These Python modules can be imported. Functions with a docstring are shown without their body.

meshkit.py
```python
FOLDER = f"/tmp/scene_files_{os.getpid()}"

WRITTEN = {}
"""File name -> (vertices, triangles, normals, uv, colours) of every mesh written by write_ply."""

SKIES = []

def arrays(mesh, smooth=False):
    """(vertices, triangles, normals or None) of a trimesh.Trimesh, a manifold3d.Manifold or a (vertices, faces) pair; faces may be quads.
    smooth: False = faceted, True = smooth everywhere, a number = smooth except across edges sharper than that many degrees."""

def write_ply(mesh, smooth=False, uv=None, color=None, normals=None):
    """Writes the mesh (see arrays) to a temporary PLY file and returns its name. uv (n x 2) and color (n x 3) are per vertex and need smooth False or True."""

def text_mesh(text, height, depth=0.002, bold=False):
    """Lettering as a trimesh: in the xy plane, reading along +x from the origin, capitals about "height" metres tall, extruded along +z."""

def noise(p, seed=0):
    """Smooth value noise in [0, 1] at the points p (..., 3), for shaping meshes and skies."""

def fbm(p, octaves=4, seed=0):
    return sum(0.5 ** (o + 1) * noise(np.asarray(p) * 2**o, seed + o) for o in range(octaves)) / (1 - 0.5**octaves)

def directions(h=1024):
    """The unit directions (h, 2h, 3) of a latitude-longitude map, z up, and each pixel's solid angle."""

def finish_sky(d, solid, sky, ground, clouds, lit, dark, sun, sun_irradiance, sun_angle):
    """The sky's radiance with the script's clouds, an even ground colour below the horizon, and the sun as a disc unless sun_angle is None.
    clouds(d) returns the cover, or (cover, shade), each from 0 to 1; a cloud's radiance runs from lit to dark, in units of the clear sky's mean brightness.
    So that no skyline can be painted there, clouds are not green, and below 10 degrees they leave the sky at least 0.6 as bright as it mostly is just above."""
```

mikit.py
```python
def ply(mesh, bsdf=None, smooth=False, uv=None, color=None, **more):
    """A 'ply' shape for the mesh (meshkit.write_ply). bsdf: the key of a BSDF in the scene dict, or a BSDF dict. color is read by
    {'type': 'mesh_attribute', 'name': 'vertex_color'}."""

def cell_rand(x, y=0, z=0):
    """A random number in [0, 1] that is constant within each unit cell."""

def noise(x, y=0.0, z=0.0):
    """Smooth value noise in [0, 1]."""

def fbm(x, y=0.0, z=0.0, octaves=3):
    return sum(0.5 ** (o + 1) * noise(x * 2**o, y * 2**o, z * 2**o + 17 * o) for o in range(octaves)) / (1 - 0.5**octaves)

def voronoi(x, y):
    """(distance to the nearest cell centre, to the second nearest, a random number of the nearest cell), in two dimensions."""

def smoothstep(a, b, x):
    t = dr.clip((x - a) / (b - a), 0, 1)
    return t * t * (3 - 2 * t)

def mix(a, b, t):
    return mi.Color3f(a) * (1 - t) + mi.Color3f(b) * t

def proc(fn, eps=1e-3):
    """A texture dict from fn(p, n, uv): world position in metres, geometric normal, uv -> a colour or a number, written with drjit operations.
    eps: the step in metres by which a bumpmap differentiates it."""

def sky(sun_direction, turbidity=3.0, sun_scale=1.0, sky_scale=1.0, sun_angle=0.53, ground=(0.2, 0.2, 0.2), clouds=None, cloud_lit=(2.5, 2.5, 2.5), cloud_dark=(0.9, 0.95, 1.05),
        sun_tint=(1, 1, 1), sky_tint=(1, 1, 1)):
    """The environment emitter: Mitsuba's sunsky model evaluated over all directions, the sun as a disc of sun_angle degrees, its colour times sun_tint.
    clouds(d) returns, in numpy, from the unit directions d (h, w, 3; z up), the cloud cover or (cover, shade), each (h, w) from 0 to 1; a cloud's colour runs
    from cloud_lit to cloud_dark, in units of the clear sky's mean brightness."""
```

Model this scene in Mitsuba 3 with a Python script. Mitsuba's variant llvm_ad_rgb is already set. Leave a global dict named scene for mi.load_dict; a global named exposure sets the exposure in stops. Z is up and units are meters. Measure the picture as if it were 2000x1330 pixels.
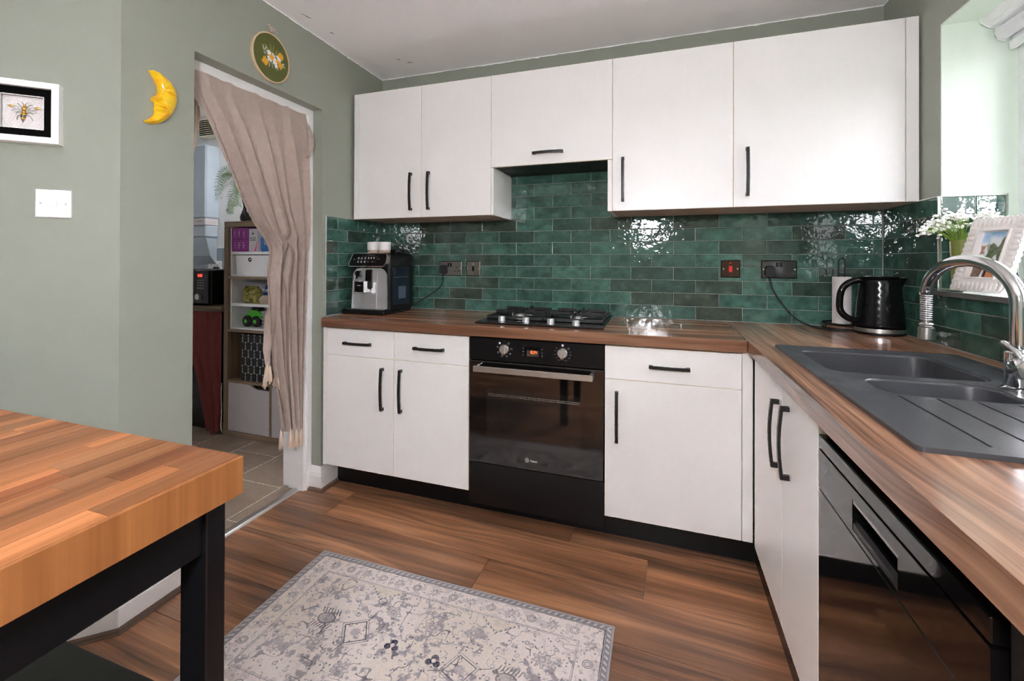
import math, random
import numpy as np, trimesh, drjit as dr, mitsuba as mi, mikit, meshkit
import manifold3d as m3
import shapely, shapely.geometry as sg, shapely.affinity as sa
from mikit import noise, fbm, voronoi, cell_rand, smoothstep, mix, proc

T = mi.ScalarTransform4f
random.seed(7)
rng = np.random.default_rng(7)
scene, labels = {}, {}

# ------------------------------------------------------------------ camera
CAM = np.array([1.6777, -2.606, 1.2065])
YAW, PITCH, ROLL = -0.3515, 0.0045, 0.0037
def _axes():
    cy, sy, cp, sp, cr, sr = math.cos(YAW), math.sin(YAW), math.cos(PITCH), math.sin(PITCH), math.cos(ROLL), math.sin(ROLL)
    r, f, u = np.array([cy, -sy, 0]), np.array([sy, cy, 0]), np.array([0, 0, 1.0])
    f2, u2 = f * cp + u * sp, u * cp - f * sp
    return r * cr + u2 * sr, u2 * cr - r * sr, f2
_r, _u, _f = _axes()
scene['camera'] = {'type': 'perspective', 'fov': 2 * math.degrees(math.atan(1000 / 918.08)), 'fov_axis': 'x',
    'principal_point_offset_x': (1000 - 949.52) / 2000, 'principal_point_offset_y': (665 - 506.05) / 1330,
    'near_clip': 0.02, 'far_clip': 100.0,
    'to_world': T().look_at(origin=CAM.tolist(), target=(CAM + _f).tolist(), up=_u.tolist())}

# ------------------------------------------------------------------ light: an even overcast sky, seen through the windows
SKY = 1.3
def overcast(d):
    c = meshkit.fbm(d * 3.0 + 5.0, 3, 3)
    return np.ones(d.shape[:2]), np.clip(0.15 + 0.5 * c, 0, 1)
scene['sky'] = mikit.sky((0.75, 0.25, 0.62), turbidity=4.0, sun_scale=0.0, sky_scale=SKY, ground=(0.25, 0.26, 0.22),
    clouds=overcast, cloud_lit=(2.6, 2.65, 2.75), cloud_dark=(2.0, 2.05, 2.15))
exposure = 4.4
LAMP, DLX, DLY, DLZ = 5.7, 1.58, -3.15, 1.62          # globe added behind the camera, flash stand-in and fill; the tiles mirror it
UTILITY_LAMP = 8.0

# ------------------------------------------------------------------ helpers
def numbered(key):
    if key not in scene and key not in labels:
        return key
    n = 1
    while f'{key}_{n:03d}' in scene or f'{key}_{n:03d}' in labels:
        n += 1
    return f'{key}_{n:03d}'

def tag(key, label=None, cat=None, group=None, kind=None):
    d = labels.setdefault(key, {})
    if label: d['label'] = label
    if cat: d['category'] = cat
    if group: d['group'] = group
    if kind: d['kind'] = kind
    return key

def thing(name, label, cat, group=None):
    return tag(numbered(name), label, cat, group)

def put(key, mesh, mat, smooth=30, label=None, cat=None, group=None, kind=None, uv=None, color=None, **more):
    """one entry of the scene under the next free number of its key"""
    key = numbered(key)
    shape = mesh if isinstance(mesh, dict) else mikit.ply(mesh, mat, smooth=smooth, uv=uv, color=color)
    scene[key] = {**shape, **more}
    if label or cat or group or kind:
        tag(key, label, cat, group, kind)
    return key

def part(parent, name, mesh, mat, smooth=30, label=None, **kw):
    return put(parent + '__' + name, mesh, mat, smooth, label, **kw)

def struct(name, mesh, mat, smooth=False, label=None, **kw):
    return put(name, mesh, mat, smooth, label=label, kind='structure', **kw)

def tm(v, f):
    return trimesh.Trimesh(np.asarray(v, float), np.asarray(f, int), process=False)

def cat(*ms):
    return trimesh.util.concatenate([m for m in ms if m is not None])

def box(x0, x1, y0, y1, z0, z1, b=0.0):
    x0, x1 = sorted((x0, x1)); y0, y1 = sorted((y0, y1)); z0, z1 = sorted((z0, z1))
    if b <= 0:
        m = trimesh.creation.box(extents=(x1 - x0, y1 - y0, z1 - z0))
        m.apply_translation(((x0 + x1) / 2, (y0 + y1) / 2, (z0 + z1) / 2))
        return m
    b = min(b, (x1 - x0) * .49, (y1 - y0) * .49, (z1 - z0) * .49)
    pts = []
    for x, sx in ((x0, 1), (x1, -1)):
        for y, sy in ((y0, 1), (y1, -1)):
            for z, sz in ((z0, 1), (z1, -1)):
                pts += [(x, y + sy * b, z + sz * b), (x + sx * b, y, z + sz * b), (x + sx * b, y + sy * b, z)]
    return hull(pts)

def hull(pts):
    m = m3.Manifold.hull_points(np.asarray(pts, np.float64)).to_mesh()
    return tm(m.vert_properties[:, :3], m.tri_verts)

def man(m):
    return m3.Manifold(m3.Mesh(np.asarray(m.vertices, np.float32), np.asarray(m.faces, np.uint32)))

def unman(m):
    k = m.to_mesh()
    return tm(k.vert_properties[:, :3], k.tri_verts)

def prism(poly, z0, z1):
    ms = []
    for g in getattr(poly, 'geoms', [poly]):
        m = trimesh.creation.extrude_polygon(g, z1 - z0, engine='earcut')
        m.apply_translation((0, 0, z0)); ms.append(m)
    return cat(*ms)

def frame(m, o, ex, ey, ez):
    """local x, y, z of a mesh onto the given world axes, then moved to o"""
    M = np.eye(4); M[:3, 0], M[:3, 1], M[:3, 2], M[:3, 3] = ex, ey, ez, o
    m = m.copy(); m.apply_transform(M)
    if np.linalg.det(M[:3, :3]) < 0: m.invert()
    return m

def plate(poly, depth, o, ex, ey):
    """a flat outline given in the plane of ex and ey, given thickness along ex x ey"""
    return frame(prism(poly, 0, depth), o, ex, ey, np.cross(ex, ey))

def rrect(x0, x1, y0, y1, r, n=6):
    return sg.box(x0 + r, y0 + r, x1 - r, y1 - r).buffer(r, quad_segs=n) if r > 0 else sg.box(x0, y0, x1, y1)

def lathe(prof, n=32, o=(0, 0, 0), ax=(0, 0, 1)):
    """profile of (radius, height) pairs turned about ax"""
    prof = np.asarray(prof, float); k = len(prof); a = np.arange(n) * 2 * np.pi / n
    v = np.stack([prof[:, None, 0] * np.cos(a), prof[:, None, 0] * np.sin(a), np.repeat(prof[:, 1:2], n, 1)], -1).reshape(-1, 3)
    f = []
    for i in range(k - 1):
        for j in range(n):
            p, q = i * n + j, i * n + (j + 1) % n
            f += [(p, q, q + n), (p, q + n, p + n)]
    m = tm(v, f); m.merge_vertices(); m.update_faces(m.nondegenerate_faces())
    ax = np.asarray(ax, float); ax /= np.linalg.norm(ax)
    t = np.array([1., 0, 0]) if abs(ax[0]) < .9 else np.array([0, 1., 0])
    ex = np.cross(t, ax); ex /= np.linalg.norm(ex); ey = np.cross(ax, ex)
    return frame(m, o, ex, ey, ax)

def cyl(p0, p1, r, n=20, r1=None, cap=0.0):
    p0, p1 = np.asarray(p0, float), np.asarray(p1, float); L = np.linalg.norm(p1 - p0); r1 = r if r1 is None else r1
    pr = [(0, 0), (r - cap, 0), (r, cap), (r1, L - cap), (r1 - cap, L), (0, L)] if cap else [(0, 0), (r, 0), (r1, L), (0, L)]
    return lathe(pr, n, p0, p1 - p0)

def tube(path, r, n=10, closed=False):
    p = np.asarray(path, float); k = len(p)
    rr = np.broadcast_to(np.asarray(r, float), (k,))
    t = (np.roll(p, -1, 0) - np.roll(p, 1, 0)) if closed else np.gradient(p, axis=0)
    t /= np.linalg.norm(t, axis=1, keepdims=True) + 1e-12
    u = np.cross(t[0], [0, 0, 1.0]);
    if np.linalg.norm(u) < 1e-3: u = np.cross(t[0], [1.0, 0, 0])
    u /= np.linalg.norm(u); us = []
    for i in range(k):
        u = u - t[i] * (u @ t[i]); u /= np.linalg.norm(u); us.append(u.copy())
    us = np.array(us); ws = np.cross(t, us); a = np.arange(n) * 2 * np.pi / n
    v = (p[:, None] + rr[:, None, None] * (np.cos(a)[None, :, None] * us[:, None] + np.sin(a)[None, :, None] * ws[:, None])).reshape(-1, 3)
    f = []
    for i in range(k if closed else k - 1):
        for j in range(n):
            a0, a1 = i * n + j, i * n + (j + 1) % n
            b0, b1 = ((i + 1) % k) * n + j, ((i + 1) % k) * n + (j + 1) % n
            f += [(a0, a1, b1), (a0, b1, b0)]
    if not closed:
        c0, c1 = len(v), len(v) + 1; v = np.vstack([v, p[0], p[-1]])
        for j in range(n):
            f += [(c0, (j + 1) % n, j), (c1, (k - 1) * n + j, (k - 1) * n + (j + 1) % n)]
    return tm(v, f)

def spline(pts, n=40):
    from scipy.interpolate import CubicSpline
    p = np.asarray(pts, float); d = np.r_[0, np.cumsum(np.linalg.norm(np.diff(p, axis=0), axis=1))]
    return CubicSpline(d, p)(np.linspace(0, d[-1], n))

def sphere(c, r, sub=2, s=(1, 1, 1)):
    m = trimesh.creation.icosphere(subdivisions=sub, radius=1.0)
    m.vertices = m.vertices * np.asarray(s) * r + np.asarray(c); return m

def grid(P):
    """a sheet from an (a, b, 3) array of points"""
    P = np.asarray(P, float); a, b = P.shape[:2]
    i, j = np.meshgrid(np.arange(a - 1), np.arange(b - 1), indexing='ij'); q = (i * b + j).ravel()
    return tm(P.reshape(-1, 3), np.vstack([np.stack([q, q + b, q + b + 1], 1), np.stack([q, q + b + 1, q + 1], 1)]))

def loft(rings, caps=(True, True)):
    """closed rings of equal point count joined one to the next"""
    R = np.asarray(rings, float); k, n = R.shape[:2]; v = R.reshape(-1, 3); f = []
    for i in range(k - 1):
        for j in range(n):
            a0, a1 = i * n + j, i * n + (j + 1) % n
            f += [(a0, a1, a1 + n), (a0, a1 + n, a0 + n)]
    v = list(v)
    if caps[0]:
        c = len(v); v.append(R[0].mean(0)); f += [(c, (j + 1) % n, j) for j in range(n)]
    if caps[1]:
        c = len(v); v.append(R[-1].mean(0)); f += [(c, (k - 1) * n + j, (k - 1) * n + (j + 1) % n) for j in range(n)]
    return tm(v, f)

def text_on(s, h, depth, o, ex, ey, bold=False, center=True):
    m = meshkit.text_mesh(s, h, depth, bold)
    if center:
        b = m.bounds; m.apply_translation((-(b[0, 0] + b[1, 0]) / 2, -(b[0, 1] + b[1, 1]) / 2, 0))
    return frame(m, o, ex, ey, np.cross(ex, ey))

X_, Y_, Z_ = np.eye(3)
def lw(m):
    """the left wall leans 0.8 degrees off square: shear of what stands on it"""
    m = m.copy(); m.vertices[:, 0] -= 0.014 * m.vertices[:, 1]; return m

# ------------------------------------------------------------------ materials
def lin(r, g, b):
    return [((c / 255) / 12.92 if c / 255 <= 0.04045 else ((c / 255 + 0.055) / 1.055) ** 2.4) for c in (r, g, b)]
def rgb(c):
    return {'type': 'rgb', 'value': list(c)}
def pbr(name, color, rough=0.5, metal=0.0, spec=0.5, two=True, bump=None, **kw):
    d = {'type': 'principled', 'base_color': color if isinstance(color, dict) else rgb(color), 'roughness': rough if isinstance(rough, dict) else float(rough),
         'metallic': float(metal), 'specular': float(spec), **kw}
    if bump: d = {'type': 'bumpmap', 'arbitrary': bump[0], 'scale': float(bump[1]), 'bsdf': d}
    scene[name] = {'type': 'twosided', 'bsdf': d} if two else d
    return name

def rgbmix(c0, c1, t): return mix(mi.Color3f(*c0), mi.Color3f(*c1), t)

def wood(a, b, c, dark, mid, light, scale=1.0, soft=1.0):
    """wood figure: a runs along the grain, b across it, c shifts the pattern (metres)"""
    a, b = a * scale, b * scale
    w = fbm(a * 1.3, b * 7.0, c, 3)
    band = fbm(a * 0.9 + 0.5 * w, b * 13.0 + 2.2 * w, c + 21.0, 3)
    streak = fbm(a * 2.6, b * 80.0 + 3.0 * w, c + 3.0, 3)
    fine = fbm(a * 9.0, b * 420.0, c + 5.0, 2)
    ring = dr.sin((b * 30.0 + 7.0 * w) * 6.283) * smoothstep(0.42, 0.62, noise(a * 1.2, b * 7.0, c + 13.0))
    t = 0.5 + soft * (1.25 * (band - 0.5)) + (2.0 - soft) * (0.75 * (streak - 0.5) + 0.42 * (fine - 0.5)) + 0.085 * ring
    t = dr.clip(t, 0, 1)
    col = dr.select(t < 0.5, mix(dark, mid, t * 2), mix(mid, light, t * 2 - 1))
    return col

pbr('m_grout', lin(150, 150, 147), 0.9)
pbr('m_white', lin(236, 236, 236), 0.35)
pbr('m_trim_white', lin(238, 237, 238), 0.3, bump=(proc(lambda p, n, uv: fbm(p.x * 60, p.y * 60, p.z * 30, 2)), 0.0005))
pbr('m_upvc', lin(238, 240, 242), 0.2)
pbr('m_black_handle', (0.006, 0.006, 0.007), 0.38)
pbr('m_black', (0.004, 0.004, 0.004), 0.5)
pbr('m_black_gloss', (0.003, 0.003, 0.0035), 0.06, spec=0.42)
scene['m_black_dull'] = {'type': 'twosided', 'bsdf': {'type': 'diffuse', 'reflectance': rgb((0.005, 0.005, 0.005))}}
pbr('m_black_satin', (0.005, 0.005, 0.006), 0.28, spec=0.3)
pbr('m_iron', (0.008, 0.008, 0.009), 0.45)
pbr('m_chrome', (0.78, 0.78, 0.80), 0.06, metal=1.0)
pbr('m_steel', (0.55, 0.54, 0.53), 0.28, metal=1.0)
pbr('m_alu', (0.66, 0.64, 0.62), 0.35, metal=1.0)
pbr('m_nickel', (0.22, 0.205, 0.185), 0.22, metal=1.0)
pbr('m_black_nickel', (0.085, 0.082, 0.082), 0.10, metal=1.0)
pbr('m_silver_plastic', (0.52, 0.52, 0.53), 0.3, metal=0.6)
pbr('m_ink', (0.62, 0.62, 0.62), 0.6)
pbr('m_ink_dim', (0.22, 0.22, 0.23), 0.6)
pbr('m_rubber', (0.012, 0.012, 0.013), 0.7)
# ------------------------------------------------------------------ room shell
ZC = 2.375
WHITE_PAINT, GREEN = lin(240, 239, 241), lin(150, 155, 144)
def green_paint(p, n, uv):
    v = fbm(p.x * 3, p.y * 3, p.z * 3, 3) - 0.5
    g = mi.Color3f(*GREEN) * (1 + 0.06 * v)
    edge = ZC - 0.004 - 0.007 * noise(p.x * 40, p.y * 40, 2.0) * noise(p.x * 9, p.y * 9, 7.0)      # the ragged brush line under the white ceiling
    return dr.select(p.z > edge, mi.Color3f(*WHITE_PAINT), g)
orange_peel = proc(lambda p, n, uv: fbm(p.x * 220, p.y * 220, p.z * 220, 2))
pbr('m_green_wall', proc(green_paint), 0.62, spec=0.35, bump=(orange_peel, 0.00025))
pbr('m_ceiling', WHITE_PAINT, 0.85, spec=0.2)
pbr('m_utility_wall', lin(226, 228, 230), 0.8)
pbr('m_reveal', lin(214, 226, 214), 0.6)

struct('ceiling', box(-2.6, 3.0, -4.8, 0.4, ZC, ZC + 0.1), 'm_ceiling', label='white painted ceiling over the kitchen')
pbr('m_chip', lin(70, 66, 64), 0.9)
for (x, y, w, h, a) in ((0.30, -0.17, 0.028, 0.007, 20), (0.26, -0.23, 0.018, 0.005, 60), (1.35, -0.55, 0.035, 0.004, 15), (1.43, -0.54, 0.02, 0.004, -30), (1.95, -0.42, 0.03, 0.005, 10), (0.10, -0.62, 0.018, 0.005, 70), (0.10, -0.80, 0.05, 0.003, 80)):
    pts = [(w / 2 * math.cos(t) * (1 + .35 * math.sin(3 * t + a)), h / 2 * math.sin(t) * (1 + .3 * math.cos(2 * t + a))) for t in np.linspace(0, 2 * math.pi, 12, endpoint=False)]
    part('ceiling', 'paint_chip', prism(sa.translate(sa.rotate(sg.Polygon(pts), a), x, y), ZC - 0.0012, ZC), 'm_chip', False, 'dark chip in the white ceiling paint')

# back wall
struct('wall_back', box(-0.05, 2.9, 0.008, 0.13, 0, ZC), 'm_green_wall', label='sage green back wall above the wall cabinets')
# left wall with the doorway
lw_poly = sg.Polygon([(0.13, 0), (0.13, ZC), (-1.575, ZC), (-1.575, 0), (-1.313, 0), (-1.313, 2.003), (-0.574, 2.003), (-0.574, 0)])
struct('wall_left', lw(plate(lw_poly, 0.10, (-0.10, 0, 0), Y_, Z_)), 'm_green_wall', label='sage green wall with the doorway to the utility room')
# the diagonal wall and the walls behind the camera
DC = np.array([0.022, -1.575]); DD = np.array([-math.sqrt(.5), -math.sqrt(.5)]); DN = np.array([math.sqrt(.5), -math.sqrt(.5)])
def diag(s, d, z):
    """a point of the diagonal wall: s along it from the corner, d out of it into the room"""
    q = DC + DD * s + DN * d
    return (q[0], q[1], z)
def on_diag(m):
    """local x to the right along the diagonal wall as seen from the room, y up, z out of the wall"""
    return frame(m, (DC[0], DC[1], 0), np.array([-DD[0], -DD[1], 0]), Z_, np.array([DN[0], DN[1], 0]))
dw = hull([diag(s, d, z) for s in (0, 2.3) for d in (0, -0.1) for z in (0, ZC)])
struct('wall_diagonal', dw, 'm_green_wall', label='sage green diagonal wall at the left')
ex, ey = DC + DD * 2.3
struct('wall_side', box(ex - 0.1, ex, -4.7, ey + .05, 0, ZC), 'm_green_wall')
# rear wall, behind the camera
RY = -4.6
struct('wall_rear', box(ex - .1, 2.9, RY - 0.15, RY, 0, ZC), 'm_green_wall')
# right wall with the kitchen window
XR, WY0, WY1, WZ0, WZ1 = 2.634, -0.445, -2.05, 1.098, 2.070
rw = sg.box(-4.7, 0, 0.13, ZC).difference(sg.box(WY1, WZ0, WY0, WZ1))
struct('wall_right', plate(rw, 0.26, (XR, 0, 0), Y_, Z_), 'm_green_wall', label='sage green wall around the kitchen window')
struct('trim_1', cat(box(XR + .001, 2.8445, WY0 - .006, WY0 + .001, 1.449, WZ1), box(XR + .001, 2.8445, WY1, WY0, WZ1 - .006, WZ1 + .001), box(2.818, 2.8445, WY0 - .006, WY0 + .001, 1.108, 1.449)), 'm_reveal', label='white painted window reveal')

def window(name, o, ex_, ez_, n_, w, h, mull, label=None):
    """uPVC window in a plane: o its lower corner, ex along it, n into the room"""
    out = sg.box(0, 0, w, h); fw = 0.045
    xs = [0] + list(mull) + [w]
    k = thing(name, label or 'white plastic framed window', None); labels[k] = {'kind': 'structure', **({'label': label} if label else {})}
    holes = [sg.box(a + fw, fw, b - fw, h - fw) for a, b in zip(xs[:-1], xs[1:])]
    fr = out
    for q in holes: fr = fr.difference(q)
    P = lambda poly, z0, z1: frame(prism(poly, z0, z1), o, ex_, ez_, n_)
    part(k, 'window_frame', P(fr, -0.06, 0.0), 'm_upvc', False)
    for q in holes:
        inner = q.buffer(-0.034, join_style=2)
        part(k, 'sash', P(q.difference(inner), -0.05, 0.012), 'm_upvc', False)
        part(k, 'seal', P(inner.difference(inner.buffer(-0.007, join_style=2)), -0.03, 0.0135), 'm_rubber', False, 'dark rubber glazing seal')
        part(k, 'pane', P(inner, -0.022, -0.0215), 'm_pane', False)
    return k
scene['m_pane'] = {'type': 'thindielectric', 'int_ior': 1.5}
window('window_1', (2.845, WY0, WZ0), -Y_, Z_, -X_, WY0 - WY1, WZ1 - WZ0, [0.80], 'white plastic kitchen window above the sink')

# ------------------------------------------------------------------ floor
FLX = ex
room = sg.Polygon([(0, .008), (0.008, -0.574), (-0.098, -0.574), (-0.098, -1.312), (0.018, -1.312), (0.022, -1.575), (ex, ey), (ex, RY), (2.634, RY), (2.634, .008)])
struct('floor', prism(room.buffer(0.02, join_style=2), -0.05, -0.0085), 'm_grout', label='walnut brown laminate floor laid in wide boards')
def plank_colour(p, n, uv):
    c = wood(uv.x, uv.y, dr.floor(uv.x * 0.2) * 3.7, (0.088, 0.046, 0.029), (0.295, 0.134, 0.068), (0.58, 0.290, 0.147), 0.85, 1.15)
    smoke = smoothstep(0.52, 0.74, fbm(uv.x * 1.6, uv.y * 11.0, 31.0, 3))
    c = mix(c, mi.Color3f(0.085, 0.062, 0.050), smoke * 0.42)
    tint = 0.94 + 0.2 * cell_rand(dr.floor(uv.x * 0.2), 3.0, 1.0)
    return c * tint
pbr('m_plank', proc(plank_colour), 0.38, spec=0.5, bump=(proc(lambda p, n, uv: fbm(uv.x * 8, uv.y * 260, 3.0, 2)), 0.0003))
ang = math.atan2(-0.059, 1.46); ca, sa_ = math.cos(ang), math.sin(ang)
PW, PLEN = 0.2370, 1.445
row_joint = {0: 1.64, -1: 1.318, 1: 1.046}
for r in range(-3, 18):
    j0 = row_joint.get(r, 0.31 * ((r * 37) % 9))
    for k in range(-4, 4):
        # local frame: origin on the row boundary measured in the photograph, a along the boards
        a0 = (j0 - 1.64) + k * PLEN; b0 = -r * PW
        quad = [(a0, b0), (a0 + PLEN, b0), (a0 + PLEN, b0 - PW), (a0, b0 - PW)]
        w = sg.Polygon([(1.64 + a * ca - b * sa_, -0.590 + a * sa_ + b * ca) for a, b in quad]).buffer(-0.0011, join_style=2).intersection(room)
        if w.is_empty or w.area < 1e-3: continue
        for g in getattr(w, 'geoms', [w]):
            if g.area < 1e-3: continue
            m = prism(g, -0.0085, 0.0)
            q = m.vertices[:, :2] - (1.64, -0.590)
            la, lb = q[:, 0] * ca + q[:, 1] * sa_, -q[:, 0] * sa_ + q[:, 1] * ca
            idx = (r + 5) * 9 + k + 4
            uv = np.stack([la - a0 + 5.0 * idx + 1.5, lb - b0 + 0.31 * idx], 1)
            part('floor', 'plank', m, 'm_plank', False, uv=uv)

# skirting boards: profile given as (height, projection)
def skirting(pts, name, label=None):
    prof = [(0.0, 0.018), (0.075, 0.018), (0.082, 0.014), (0.09, 0.016), (0.102, 0.012), (0.118, 0.006), (0.122, 0.0), (0.0, 0.0)]
    P = np.asarray(pts, float)
    d = np.diff(P, axis=0); d /= np.linalg.norm(d, axis=1, keepdims=True); nrm = np.stack([d[:, 1], -d[:, 0]], 1)
    rings = []
    for i in range(len(P)):
        if i == 0: off = nrm[0]
        elif i == len(P) - 1: off = nrm[-1]
        else:
            off = nrm[i - 1] + nrm[i]; off /= (off @ nrm[i])
        rings.append([(P[i, 0] + off[0] * pr, P[i, 1] + off[1] * pr, h) for h, pr in prof])
    m = loft(rings); trimesh.repair.fix_normals(m)
    return struct(name, m, 'm_trim_white', label=label)
def beading(pts, name, label=None):
    P = np.asarray(pts, float); d = np.diff(P, axis=0); d /= np.linalg.norm(d, axis=1, keepdims=True); nrm = np.stack([d[:, 1], -d[:, 0]], 1)
    rings = []
    for i in range(len(P)):
        off = nrm[0] if i == 0 else nrm[-1] if i == len(P) - 1 else (nrm[i - 1] + nrm[i]) / ((nrm[i - 1] + nrm[i]) @ nrm[i])
        rings.append([(P[i, 0] + off[0] * pr, P[i, 1] + off[1] * pr, h) for h, pr in ((0, .0185), (0, .034), (.006, .033), (.014, .026), (.017, .0185))])
    m = loft(rings); trimesh.repair.fix_normals(m)
    return struct(name, m, 'm_beading', label=label)
pbr('m_beading', proc(lambda p, n, uv: wood(p.x + p.y, p.z * 3, 2.0, (0.05, 0.028, 0.018), (0.13, 0.075, 0.05), (0.25, 0.15, 0.1))), 0.5)
dg = diag(2.25, 0, 0)
skirting([(-0.052, -0.574), (0.0085, -0.574), (0.006, -0.43)], 'baseboard_left', 'white skirting board at the end of the left wall by the doorway')
skirting([dg[:2], (0.022, -1.575), (0.0185, -1.313), (-0.052, -1.313)], 'baseboard_diagonal', 'white skirting board along the diagonal wall')
beading([(-0.052, -0.574), (0.0085, -0.574), (0.006, -0.46)], 'trim_2', 'brown floor beading around the left wall end')
beading([dg[:2], (0.022, -1.575), (0.0185, -1.313), (-0.052, -1.313)], 'trim_3', 'brown floor beading below the diagonal skirting')

# door lining of the utility doorway
dk = thing('door_1', 'white door lining without a door, behind the herringbone curtain', None); labels[dk] = {'kind': 'structure', 'label': 'white wooden door lining of the utility doorway'}
def jamb(y0, sgn):
    """front edge, rebate and stop of the lining at the side y0, sgn towards the opening"""
    return cat(box(-0.10, -0.05, y0, y0 + sgn * 0.040, 0, 2.003, .003), box(-0.102, -0.060, y0 + sgn * .036, y0 + sgn * 0.052, 0, 1.975, .003),
               box(-0.215, -0.10, y0, y0 + sgn * 0.030, 0, 2.0, .002), box(-0.170, -0.10, y0 + sgn * .028, y0 + sgn * 0.043, 0, 1.99, .002))
part(dk, 'jamb', jamb(-0.574, -1), 'm_trim_white', False)
part(dk, 'jamb', jamb(-1.313, 1), 'm_trim_white', False)
part(dk, 'head_lining', cat(box(-0.10, -0.05, -1.313, -0.574, 1.965, 2.005, .003), box(-0.215, -0.10, -1.313, -0.574, 1.975, 2.005)), 'm_trim_white', False)
struct('trim_4', cat(hull([(x, y, z) for x, z in ((-.135, 0), (-.131, .005), (-.122, .0075), (-.102, .0075), (-.093, .005), (-.088, 0)) for y in (-1.312, -.617)])), 'm_alu', label='aluminium threshold strip in the doorway')

# ------------------------------------------------------------------ wall tiles of the kitchen
def glaze(p, n, uv):
    r = uv.x
    a = p.x + p.y
    m1 = fbm(a * 22, p.z * 30, uv.y * 50, 3); m2 = fbm(a * 75, p.z * 75, uv.y * 30, 2)
    teal, deep, olive = mi.Color3f(0.056, 0.138, 0.108), mi.Color3f(0.030, 0.072, 0.058), mi.Color3f(0.042, 0.060, 0.046)
    base = dr.select(r < 0.76, mix(deep, teal, 0.25 + 0.75 * r / 0.76), mix(deep, olive, (r - 0.76) / 0.24))
    c = base * (0.36 + 1.28 * m1) * (0.78 + 0.44 * m2)
    return mix(c, mi.Color3f(0.10, 0.17, 0.135), 0.30 * smoothstep(0.60, 0.85, m1))
def ripple(p, n, uv):
    a = p.x + p.y
    return fbm(a * 38 + uv.y * 9, p.z * 44, uv.y * 20, 3)
pbr('m_tile', proc(glaze), 0.045, spec=0.6, bump=(proc(ripple, 6e-4), 0.0012))
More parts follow.
